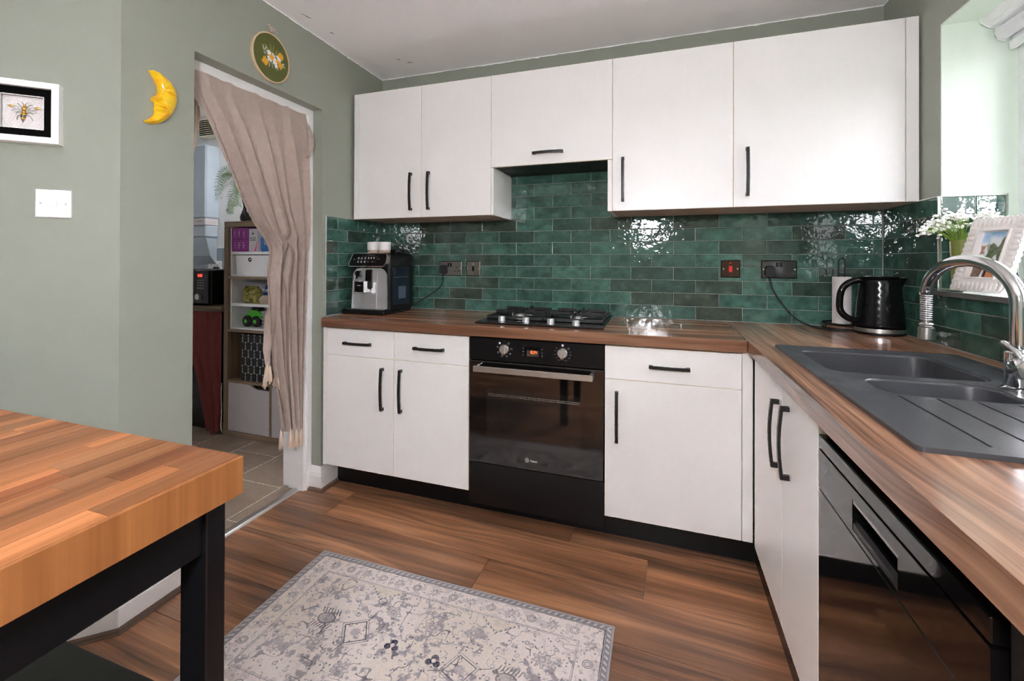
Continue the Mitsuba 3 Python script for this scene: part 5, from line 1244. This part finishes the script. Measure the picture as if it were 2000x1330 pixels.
# ------------------------------------------------------------------ utility room behind the doorway
UY, UX = .212, -2.25
struct('wall_utility_back', box(UX - .1, -.05, UY, UY + .1, 0, ZC), 'm_utility_wall', label='white utility room wall')
struct('wall_utility_side', box(UX - .1, UX, -2.2, UY, 0, ZC), 'm_utility_wall')
struct('wall_utility_front', box(UX, -.105, -2.2, -2.1, 0, ZC), 'm_utility_wall')
def stone(p, n, uv):
    s = fbm(p.x * 6 + uv.x * 9, p.y * 6, uv.y * 9, 3); f = noise(p.x * 180, p.y * 180, 1.0)
    return mix(mi.Color3f(*lin(116, 100, 88)), mi.Color3f(*lin(154, 136, 122)), s) * (.9 + .2 * f) * (.92 + .16 * uv.x)
pbr('m_floor_tile', proc(stone), 0.42)
pbr('m_pale_grout', lin(214, 206, 198), 0.9)
struct('floor_utility', box(UX, -.085, -2.1, UY, -.05, -.0012), 'm_pale_grout', False, 'beige tiled utility room floor')
strips = [(-.207, -.120, -.96), (-.525, -.207, -.63), (-.846, -.525, -.333), (-1.165, -.846, -.63), (-1.484, -1.165, -.333), (-1.80, -1.484, -.63)]
for x0, x1, j in strips:
    ys = sorted({min(max(j + k * .60, -2.09), UY - .002) for k in range(-4, 3)})
    for a, b in zip(ys[:-1], ys[1:]):
        if b - a < .02: continue
        m = box(x0 + .0024, x1 - .0024, a + .0024, b - .0024, -.010, .0, .0008)
        part('floor_utility', 'tile', m, 'm_floor_tile', False, uv=np.tile(rng.uniform(0, 1, (1, 2)), (len(m.vertices), 1)))
# grey wall tiles over the utility worktop
pbr('m_grey_tile', lin(158, 168, 178), 0.25)
part('wall_utility_back', 'grout', box(-2.2, -1.15, UY - .004, UY + .002, .887, 1.300), 'm_pale_grout', False)
for r in range(4):
    z0 = 1.300 - .1075 * (r + 1)
    for k in range(6):
        x1 = -1.60 + .205 * k - .41; 
        if x1 - .205 < -2.2 or x1 > -1.15: continue
        part('wall_utility_back', 'tile', box(x1 - .2035, x1 - .0015, UY - .0075, UY - .001, max(z0, .887) + .0015, z0 + .106, .001), 'm_grey_tile', False)
part('wall_utility_back', 'tile_trim', box(-2.2, -1.15, UY - .010, UY, 1.3005, 1.310, .002), 'm_white', False)

OAK = ((0.12, 0.076, 0.046), (0.20, 0.135, 0.085), (0.26, 0.18, 0.118), 0.8)
pbr('m_oak_look', proc(lambda p, n, uv: wood(p.x, p.y + p.z, 2.0, *OAK)), 0.5)
pbr('m_oak_upright', proc(lambda p, n, uv: wood(p.z, p.y + p.x, 2.0, *OAK)), 0.5)
sh = thing('shelf_unit', 'tall oak effect cube shelf unit with white inserts in the utility room', 'shelf unit')
X0, X1, YF, YB = -1.143, -.373, -.178, .205
def bd_(nm, x0, x1, z0, z1, mat='m_oak_look', y0=YF, y1=YB, **k): return part(sh, nm, box(x0, x1, y0, y1, z0, z1, .001), mat, False, **k)
bd_('top', X0, X1, 1.435, 1.473); bd_('base', X0, X1, .0005, .036); bd_('side', X0, X0 + .038, .0365, 1.4345, 'm_oak_upright'); bd_('side', X1 - .038, X1, .0365, 1.4345, 'm_oak_upright')
bd_('divider', -.7375, -.7215, .0365, 1.4345, 'm_oak_upright')
for z in (.368, .7165, 1.0795):
    bd_('shelf', X0 + .0385, -.738, z, z + .0165); bd_('shelf', -.721, X1 - .0385, z, z + .0165)
bd_('back_panel', X0 + .0385, X1 - .0385, .0370, 1.434, 'm_carcass', YB - .006, YB - .0005)
pbr('m_insert', lin(232, 232, 236), 0.4)
IX0, IX1 = X0 + .040, -.7395
for z0, z1, mid in ((.7335, 1.0785, .893), (1.0965, 1.4345, 1.2475)):
    it = part(sh, 'insert', cat(box(IX0, IX0 + .012, YF + .018, YB - .008, z0, z1), box(IX1 - .012, IX1, YF + .018, YB - .008, z0, z1), box(IX0 + .012, IX1 - .012, YF + .018, YB - .008, z0, z0 + .012), box(IX0 + .012, IX1 - .012, YB - .02, YB - .008, z0 + .012, z1)), 'm_insert', False, 'white shelf insert')
    part(it, 'insert_shelf', box(IX0 + .0125, IX1 - .0125, YF + .012, YB - .0205, mid, mid + .018), 'm_insert', False)
# doors of the bottom row with a scooped top edge
pbr('m_door_shaded', lin(178, 172, 174), 0.5)  # white doors greyed in their base colour to stand for dim light
def scoop(x0, x1, z0, z1):
    w = x1 - x0; t = np.linspace(0, 1, 14)
    return sg.Polygon([(x0, z0), (x1, z0), (x1, z1 - .030)] + [(x1 - w * .30 - w * .22 * a, z1 - .030 + .030 * (3 * a * a - 2 * a ** 3)) for a in t] + [(x0, z1)])
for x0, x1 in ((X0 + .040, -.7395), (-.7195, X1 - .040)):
    part(sh, 'door', plate(scoop(x0, x1, .039, .366), .016, (0, YF + .020, 0), X_, Z_), 'm_door_shaded', False, 'white door with a scooped top edge')

# contents of the left column, from the top down
pbr('m_purple', proc(lambda p, n, uv: mix(mi.Color3f(0.17, 0.006, 0.16), mi.Color3f(0.24, 0.012, 0.22), noise(p.x * 40, p.z * 40, 0.0))), 0.35)
pbr('m_carton', lin(196, 190, 196), 0.6); pbr('m_pink', (0.70, 0.04, 0.25), 0.5); pbr('m_blue_bag', (0.02, 0.13, 0.36), 0.18); pbr('m_lilac_print', (0.50, 0.32, 0.50), 0.6)
SH1 = 1.2475 + .0185
for i, (z0, z1, lab) in enumerate(((SH1 + .0003, SH1 + .083, 'purple carton with pale print, lower of the two on the shelf unit'), (SH1 + .0835, SH1 + .163, 'purple carton with pale print, upper of the two on the shelf unit'))):
    c = thing('carton', lab, 'carton', 'purple cartons on the shelf unit')
    part(c, 'box', box(-1.0855, -.936, YF + .010, YF + .19, z0, z1, .001), 'm_purple', False)
    for k in range(3):
        x = -1.060 + .042 * k; zc = (z0 + z1) / 2
        part(c, 'print', plate(sg.Point(x, zc + .004).buffer(.006).union(sg.box(x - .0015, zc - .022, x + .0015, zc + .026)) if i else shapely.union_all([sg.box(x - .008 + .012 * (k == 0), zc - .02 + .016 * q, x + .002 + .008 * (q % 2), zc - .011 + .016 * q) for q in range(3)]), .0004, (0, YF + .0099, 0), X_, Z_), 'm_lilac_print', False, 'pale printed symbols')
c = thing('carton', 'pale grey carton with black print beside the purple cartons', 'carton')
part(c, 'box', box(-.9345, -.860, YF + .014, YF + .18, SH1 + .0003, SH1 + .155, .001), 'm_carton', False)
prt = [sg.box(-.926 + .011 * i, SH1 + .074 + .014 * j, -.926 + .011 * i + .004 + .005 * ((i * 7 + j * 3) % 2), SH1 + .082 + .014 * j) for i in range(5) for j in range(2)] + [sg.box(-.905, SH1 + .115, -.893, SH1 + .128)] + [sg.box(-.916 + .006 * i, SH1 + .022 + .006 * j, -.911 + .006 * i, SH1 + .027 + .006 * j) for i in range(5) for j in range(5) if (i * 3 + j * 5 + i * j) % 3]
prt = prt[:11]
part(c, 'print', plate(shapely.union_all(prt), .0004, (0, YF + .0138, 0), X_, Z_), 'm_rubber', False, 'black printed text and marks')
part(c, 'pink_flash', plate(sg.Polygon([(-.888, SH1 + .003), (-.868, SH1 + .003), (-.861, SH1 + .06), (-.865, SH1 + .075), (-.869, SH1 + .045)]), .0004, (0, YF + .0137, 0), X_, Z_), 'm_pink', False, 'pink printed flash')
def bag(o, w, h, d, mat_, name, lab, group=None, puff=1.0, seed=1):
    """a filled paper or foil bag: a wrinkled pillow, pinched at the top"""
    rb = np.random.default_rng(seed); k = thing(name, lab, 'bag', group)
    n1, n2 = 22, 26; R = []
    for i in range(n1):
        t = i / (n1 - 1); dd = d * (math.sin(math.pi * min(max(t * .86 + .07, 0), 1)) ** .5) * (1 if t < .78 else max(.08, (1 - t) / .22)); ww = w * (1 - .04 * math.sin(math.pi * t))
        R.append([(o[0] + ww / 2 * np.sign(math.cos(a)) * abs(math.cos(a)) ** .45, o[1] + dd / 2 * np.sign(math.sin(a)) * abs(math.sin(a)) ** .7, o[2] + h * t) for a in np.linspace(0, 2 * math.pi, n2, endpoint=False)])
    m = loft(R); pz = meshkit.fbm(m.vertices * 46 + seed * 7, 3) - .5; m.vertices[:, 1] += pz * .014 * puff; m.vertices[:, 0] += (meshkit.fbm(m.vertices * 40 + 31, 2) - .5) * .006
    m.vertices[:, 2] = np.maximum(m.vertices[:, 2], o[2])
    part(k, 'bag', m, mat_, 40); return k
k = bag((-.8065, YF + .050, SH1 + .0003), .098, .118, .055, 'm_blue_bag', 'food_bag', 'shiny blue foil bag next to the grey carton on the shelf unit', None, 1.0, 4)
part(k, 'print', plate(sg.box(-.805, SH1 + .045, -.765, SH1 + .085).difference(sg.box(-.798, SH1 + .052, -.772, SH1 + .078)), .0006, (0, YF + .0185, 0), X_, Z_), 'm_carton', False, 'pale printed square')
# white storage box with a finger hole
sb = thing('storage_box', 'white fabric storage box with a round eyelet in the shelf unit', 'storage box')
z0 = 1.0965 + .0125
R = [[(x, y, z) for x, y in ((-1.060 + q, YF + .022), (-.757 - q, YF + .022), (-.757 - q, YB - .06), (-1.060 + q, YB - .06))] for q, z in ((.008, z0), (0, z0 + .132))]
part(sb, 'box', loft(R), 'm_insert', False)
part(sb, 'eyelet', cat(frame(lathe([(.006, 0), (.0145, 0), (.0145, .002), (.006, .002), (.006, 0)], 28), (-.932, YF + .0222, z0 + .102), X_, Z_, -Y_)), 'm_rubber', 35, 'black round eyelet')
# food bags and an egg carton
def olive_print(p, n, uv):
    v = fbm(p.x * 60, p.z * 60, 2.0, 3); q = smoothstep(.5, .62, fbm(p.x * 30, p.z * 44, 8.0, 2))
    return mix(mix(mi.Color3f(0.20, 0.19, 0.03), mi.Color3f(0.07, 0.07, 0.02), smoothstep(.45, .6, v)), mi.Color3f(0.36, 0.30, 0.09), q * .7)
pbr('m_olive_bag', proc(olive_print), 0.3)
pbr('m_blue_white', proc(lambda p, n, uv: mix(mi.Color3f(0.62, 0.62, 0.66), mi.Color3f(0.03, 0.06, 0.28), smoothstep(.48, .5, noise(p.x * 24, p.z * 40, 4.0)))), 0.35)
S2 = .893 + .0185
bag((-.968, YF + .075, S2), .118, .118, .09, 'm_olive_bag', 'food_bag', 'large olive green food bag in the shelf unit', None, .8, 2)
k = bag((-.887, YF + .050, S2), .070, .068, .05, 'm_olive_bag', 'food_bag', 'small olive green food packet in front of the large one', None, .6, 3)
k = bag((-.858, YF + .135, S2), .098, .125, .06, 'm_blue_white', 'food_bag', 'blue and white food bag behind the olive bags', None, .6, 6)
part(k, 'lettering', text_on('YORK', .020, .0006, (-.868, YF + .098, S2 + .086), X_, Z_, bold=True), 'm_insert', False, 'white printed letters')
pbr('m_pulp', lin(168, 150, 132), 0.9)
eg = thing('egg_carton', 'beige pulp egg carton at the right of the food bags', 'carton')
part(eg, 'tray', loft([[(x, y, z) for x, y in ((-.850 + q, YF + .020 + q), (-.757 - q, YF + .020 + q), (-.757 - q, YF + .085), (-.850 + q, YF + .085))] for q, z in ((.006, S2 + .0003), (0, S2 + .030))]), 'm_pulp', False)
part(eg, 'lid', loft([[(x, y, z) for x, y in ((-.851 + q, YF + .018 + q), (-.755 - q, YF + .018 + q), (-.755 - q, YF + .087), (-.851 + q, YF + .087))] for q, z in ((0, S2 + .0305), (.014, S2 + .058))]), 'm_pulp', False)
# green toy and grey basket
S3 = .7335 + .0125
pbr('m_toy_green', (0.06, 0.42, 0.02), 0.2)
toy = thing('toy', 'bright green and black plastic toy buggy in the shelf unit', 'toy')
tx, ty_ = -.958, YF + .110
for dx, dz, sc in ((-.045, .040, 1.0), (.030, .030, .8)):
    part(toy, 'wheel', frame(lathe([(.010, -.018), (.030, -.018), (.038, -.010), (.038, .010), (.030, .018), (.010, .018)], 24), (tx + dx * 1.1, ty_ - .035, S3 + .0385), X_, Z_, -Y_), 'm_rubber', 35, 'black wheel')
    part(toy, 'hub', frame(lathe([(0, .019), (.014, .019), (.016, .012), (0, .012)], 10), (tx + dx * 1.1, ty_ - .035, S3 + .0385), X_, Z_, -Y_), 'm_toy_green', False)
part(toy, 'body', cat(hull([(tx + a, ty_ + b, S3 + c) for b in (-.03, .035) for a, c in ((-.075, .075), (-.03, .118), (.03, .112), (.072, .085), (.066, .055), (-.02, .050), (-.075, .058))]), hull([(tx + a, ty_ + b, S3 + c) for b in (-.034, .02) for a, c in ((-.085, .045), (-.055, .082), (-.035, .062), (-.065, .030))]), hull([(tx + a, ty_ + b, S3 + c) for b in (-.036, .02) for a, c in ((.0, .045), (.05, .080), (.080, .070), (.05, .028), (.015, .022))])), 'm_toy_green', False, 'bright green body')
part(toy, 'cab', hull([(tx + a, ty_ + b, S3 + c) for b in (-.025, .03) for a, c in ((-.035, .115), (-.015, .136), (.030, .130), (.045, .108))]), 'm_rubber', False, 'black cab')
pbr('m_basket', lin(150, 146, 144), 0.6)
bk = thing('basket', 'grey plastic basket with round holes in the shelf unit', 'basket')
R = [[(-.8085 + r * math.cos(a) * 1.0, YF + .072 + r * math.sin(a) * 1.0, z) for a in np.linspace(0, 2 * math.pi, 28, endpoint=False)] for r, z in ((.042, S3 + .0003), (.044, S3 + .004), (.051, S3 + .108), (.054, S3 + .110), (.054, S3 + .116), (.049, S3 + .116), (.041, S3 + .010))]
part(bk, 'body', loft(R), 'm_basket', 40)
for i, j in ((0, 0), (1, 0), (2, 0), (0, 1), (1, 1), (2, 1), (0, 2), (1, 2)):
    a = math.radians(-128 + 24 * i + 12 * (j % 2)); r = .0455 + .0016 * j; cz = S3 + .030 + .024 * j
    part(bk, 'hole', cyl((-.8085 + r * math.cos(a), YF + .072 + r * math.sin(a), cz), (-.8085 + (r + .0022) * math.cos(a), YF + .072 + (r + .0022) * math.sin(a), cz), .0052, 10), 'm_rubber', False)
# black patterned box
def goblets(p, n, uv):
    u, v = (p.x + 1.05) / .052, (p.z - .385) / .0525
    r = dr.floor(v); u = u + .5 * (r - 2 * dr.floor(r / 2)); uu, vv = u - dr.floor(u) - .5, v - r
    stem = smoothstep(.05, .035, dr.abs(uu)); foot = smoothstep(.10, .08, dr.abs(uu) * .5 + dr.maximum(vv - .04, 0) * .9); mid = smoothstep(.16, .13, dr.abs(uu) + dr.abs(vv - .95) * .9)
    ink = dr.maximum(dr.maximum(stem * smoothstep(.30, .26, dr.abs(vv - .42)), foot * smoothstep(.0, .03, vv)), mid)
    speck = smoothstep(.86, .9, noise(p.x * 420, p.z * 420, 1.0)) * .12
    return mix(mi.Color3f(0.006, 0.006, 0.007), mi.Color3f(0.46, 0.46, 0.46), dr.clip(ink + speck, 0, 1))
pbr('m_goblets', proc(goblets), 0.55)
put('storage_box', box(-1.010, -.745, YF + .025, YB - .04, .3852, .700, .003), 'm_goblets', False, 'black storage box printed with a white repeat pattern', 'storage box')

# vase with a fern on top of the unit
vz = thing('vase', 'black twisted sculptural vase on top of the shelf unit', 'vase')
R = []
for i in range(26):
    t = i / 25; ang_ = 2.4 * t; r = .040 * (1 - .35 * t) * (1 + .22 * math.sin(8.5 * t + .6)); cxo = -.022 * math.sin(4.2 * t)
    R.append([(-1.060 + cxo - .040 * t + r * (1 + .28 * math.cos(3 * (a + ang_))) * math.cos(a), -.030 + r * (1 + .28 * math.cos(3 * (a + ang_))) * math.sin(a), 1.4735 + .225 * t) for a in np.linspace(0, 2 * math.pi, 28, endpoint=False)])
part(vz, 'body', loft(R), 'm_black_gloss', True)
fern = thing('artificial_fern', 'green feathery fern hanging from the black vase', 'plant')
pbr('m_fern', proc(lambda p, n, uv: mix(mi.Color3f(0.035, 0.11, 0.030), mi.Color3f(0.10, 0.22, 0.07), noise(p.x * 60, p.y * 60, p.z * 60))), 0.5)
rfn = np.random.default_rng(4); root = np.array([-1.098, -.030, 1.690])
tips = [(-1.345, -.03, 1.750), (-1.330, -.08, 1.640), (-1.270, -.10, 1.655), (-1.235, -.02, 1.580), (-1.190, -.11, 1.560), (-1.120, -.13, 1.545), (-1.300, .05, 1.720), (-1.150, .02, 1.600), (-1.090, -.14, 1.590), (-1.210, .09, 1.640), (-1.055, -.12, 1.580), (-1.365, -.06, 1.690), (-1.03, -.05, 1.60)]
for q, tip in enumerate(tips):
    tip = np.array(tip); top = root * .45 + tip * .55 + np.array([0, 0, .165 + .02 * rfn.normal()]); top[2] = min(top[2], 1.895)
    c = spline([root, root * .7 + tip * .3 + (0, 0, .13), top + (0, 0, -.03), tip], 26)
    part(fern, 'stem', tube(c, .0011, 5), 'm_stem', True)
    lv_v, lv_f = [], []
    tg = np.gradient(c, axis=0); tg /= np.linalg.norm(tg, axis=1, keepdims=True)
    for i in range(5, 26):
        sd = np.cross(tg[i], [0, 1, .25]); sd /= np.linalg.norm(sd); L = .034 * math.sin(math.pi * ((i - 4) / 23) ** .7) + .008
        for s in (-1, 1):
            e = c[i] + s * sd * L + tg[i] * L * .55 + (0, 0, -.004); mid = (c[i] + e) / 2; wv = tg[i] * .0030
            n0 = len(lv_v); lv_v += [c[i], mid + wv, e, mid - wv]; lv_f += [(n0, n0 + 1, n0 + 2), (n0, n0 + 2, n0 + 3)]
    part(fern, 'frond', tm(lv_v, lv_f), 'm_fern', False, 'feathery green leaflets')

# boiler, extractor fan, worktop, microwave, skirt curtain
bo = thing('boiler', 'grey white wall hung boiler in the utility room', 'boiler')
pbr('m_boiler', lin(178, 190, 204), 0.35)
part(bo, 'case', box(-2.10, -1.645, .085, UY - .001, 1.535, 2.115, .012), 'm_boiler', 30)
bb = part(bo, 'control_band', box(-2.098, -1.647, .082, UY - .01, 1.482, 1.5345, .004), 'm_carton', 30, 'silver grey control band')
part(bb, 'printed_marks', plate(shapely.union_all([sg.box(-1.735 + .011 * i, 1.508, -1.728 + .011 * i, 1.516) for i in range(6)]), .0005, (0, .0819, 0), X_, Z_), 'm_ink_dim', False, 'row of small printed characters')
part(bo, 'lower_case', box(-2.098, -1.647, .088, UY - .01, 1.388, 1.4815, .008), 'm_boiler', 30)
part(bo, 'pipe_cover', hull([(x, y, z) for x0 in ((-2.08, -1.66),) for x in x0 for y, z in ((.10, 1.387), (UY - .012, 1.387), (UY - .012, 1.17), (.14, 1.24))]), 'm_boiler', False)
fan = thing('extractor_fan', 'cream square extractor fan high on the utility room wall', 'fan')
part(fan, 'case', box(-1.83, -1.630, UY - .05, UY - .0005, 2.195, 2.355, .006), 'm_cream', 30)
for i in range(7): part(fan, 'louvre', hull([(x, y, z) for x in (-1.815, -1.645) for y, z in ((UY - .052, 2.226 + .0165 * i), (UY - .0505, 2.226 + .0165 * i), (UY - .066, 2.2165 + .0165 * i), (UY - .064, 2.2155 + .0165 * i))]), 'm_cream', False)
part(fan, 'dark_opening', box(-1.814, -1.646, UY - .0512, UY - .0500, 2.212, 2.335), 'm_rubber', False)
pbr('m_oiled_oak', proc(lambda p, n, uv: wood(p.x, p.y + p.z, 3.0, (0.06, 0.042, 0.02), (0.13, 0.095, 0.048), (0.20, 0.15, 0.08))), 0.5)
uw = put('worktop', box(-2.24, -1.1455, -.195, UY - .001, .8475, .887, .003), 'm_oiled_oak', False, 'oak worktop under the microwave in the utility room', 'worktop')
part(uw, 'support_panel', box(-1.178, -1.1535, -.150, UY - .002, .0005, .847), 'm_oak_look', False); part(uw, 'support_panel', box(-2.238, -2.21, -.160, UY - .002, .0005, .847), 'm_oak_look', False)
mw = thing('microwave', 'black microwave with a red clock on the utility room worktop', 'microwave')
MX1, MF = -1.2585, -.185
part(mw, 'case', box(MX1 - .44, MX1, MF + .004, .140, .897, 1.139, .006), 'm_black_satin', 30)
part(mw, 'door', box(MX1 - .437, MX1 - .132, MF - .016, MF + .003, .902, 1.135, .004), 'm_glass_black', 30)
cp = part(mw, 'control_panel', box(MX1 - .130, MX1 - .003, MF - .016, MF + .003, .902, 1.135, .004), 'm_black_gloss', 30)
sv, sw3 = seven('0:00', .018, .009, .002, .003)
part(cp, 'digits', plate(sa.translate(sv, MX1 - .082 - sw3 / 2, 1.090), .0005, (0, MF - .0162, 0), X_, Z_), 'm_rubber', False, 'red clock digits', emitter={'type': 'area', 'radiance': rgb((0.9, 0.012, 0.008))})
for i in range(3):
    for j in range(4): part(cp, 'button', box(MX1 - .106 + .022 * i, MX1 - .092 + .022 * i, MF - .0168, MF - .0158, 1.062 - .018 * j, 1.068 - .018 * j), 'm_ink_dim', False)
part(cp, 'knob', frame(lathe([(0, 0), (.023, 0), (.021, .018), (.018, .020), (0, .020)], 28), (MX1 - .090, MF - .016, .950), X_, Z_, -Y_), 'm_steel', 35, 'silver dial')
for x in (MX1 - .40, MX1 - .04):
    for y in (MF + .03, .11): part(mw, 'foot', cyl((x, y, .8872), (x, y, .898), .012, 10), 'm_rubber', False)
us = thing('wall_socket', 'white double wall socket on the grey tiles of the utility room', 'socket')
part(us, 'plate', box(-1.752, -1.606, UY - .017, UY - .0078, 1.115, 1.201, .003), 'm_white', 30)
for x in (-1.715, -1.643):
    part(us, 'pin_hole', cat(box(x - .003, x + .003, UY - .0174, UY - .0165, 1.160, 1.170)), 'm_rubber', False)
    for s in (-1, 1): part(us, 'pin_hole', box(x + s * .011 - .004, x + s * .011 + .004, UY - .0174, UY - .0165, 1.135, 1.141), 'm_rubber', False)
pk = thing('power_plug', 'black plug with its cable in the white socket of the utility room', 'plug')
part(pk, 'body', box(-1.668, -1.622, UY - .045, UY - .0176, 1.120, 1.155, .006), 'm_rubber', 30)
part(pk, 'cable', tube(spline([(-1.645, UY - .032, 1.12), (-1.640, UY - .040, 1.02), (-1.60, UY - .040, .93), (-1.52, UY - .045, .8920), (-1.40, UY - .048, .8912)], 30), .0034, 8), 'm_rubber', True)
pbr('m_maroon', proc(lambda p, n, uv: mi.Color3f(0.16, 0.045, 0.042) * (.8 + .4 * noise(p.y * 500 + p.x * 500, p.z * 500, 0.0))), 0.9, spec=0.1)
nzr, ncr = 60, 70; MV = np.zeros((nzr, ncr, 3))
for i in range(nzr):
    t = i / (nzr - 1); xl = -1.48 + .19 * max(0, (t - .35) / .65) ** .8; a = np.linspace(0, 1, ncr)
    xr_ = -1.152
    MV[i, :, 0] = xl + (xr_ - xl) * a; MV[i, :, 1] = -.1850 + (.005 + .008 * t) * np.sin(2 * math.pi * 3.3 * a + 1.2 + .8 * t) + .003 * np.sin(2 * math.pi * 7 * a); MV[i, :, 2] = .846 - (.840 + .0 * a) * t + (.02 * np.sin(9 * a) * t)
MV[:, :, 2] = np.maximum(MV[:, :, 2], .004)
mc = grid(MV); mc.invert()
mk = thing('skirt_curtain', 'maroon cloth curtain hanging under the utility room worktop', 'curtain')
part(mk, 'cloth', mc, 'm_maroon', True)
ap = thing('washing_machine', 'guessed black appliance filling the dark space under the utility room worktop', 'appliance')  # guessed machine, a black body put in to fill the dark space
part(ap, 'case', box(-1.95, -1.36, -.135, UY - .02, .004, .835, .008), 'm_black_satin', 30)
part(ap, 'door_ring', frame(lathe([(.12, 0), (.165, 0), (.160, .02), (.13, .026), (.12, .02)], 40), (-1.655, -.135, .45), X_, Z_, -Y_), 'm_black_gloss', 35)
part(ap, 'door_glass', frame(lathe([(0, .012), (.12, .012), (.12, 0), (0, 0)], 40), (-1.655, -.135, .45), X_, Z_, -Y_), 'm_glass_black', 35)
put('cable', tube(spline([(-1.1475, -.186, .36), (-1.1495, -.188, .25), (-1.1485, -.188, .12), (-1.1475, -.185, .03), (-1.1480, -.12, .004)], 30), .0028, 8), 'm_white', True, 'thin white cable hanging beside the shelf unit', 'cable')
# lamp of the utility room
ul = thing('ceiling_lamp', 'round ceiling lamp of the utility room', 'lamp')
part(ul, 'base', lathe([(0, 0), (.10, 0), (.10, .02), (0, .02)], 32, (-.62, -.02, ZC - .0205)), 'm_white', 35)
part(ul, 'diffuser', lathe([(0, -.045), (.05, -.040), (.08, -.022), (.092, 0), (0, 0)], 32, (-.62, -.02, ZC - .0210)), 'm_white', 35, emitter={'type': 'area', 'radiance': rgb([UTILITY_LAMP * c for c in (1.0, .98, .96)])})
# added globe, unseen behind the camera: gives fill and the tile glints
dl = thing('pendant_lamp', 'added white globe lamp behind the camera, in place of a flash', 'lamp')
part(dl, 'ceiling_rose', lathe([(0, 0), (.045, 0), (.040, .018), (0, .022)], 28, (DLX, DLY, ZC - .0225)), 'm_white', 35)
part(dl, 'flex', cyl((DLX, DLY, DLZ + .149), (DLX, DLY, ZC - .02), .003, 8), 'm_white', True)
part(dl, 'globe', sphere((DLX, DLY, DLZ), .15, 3), 'm_paper', True, emitter={'type': 'area', 'radiance': rgb([LAMP * c for c in (.985, .975, 1.02)])})
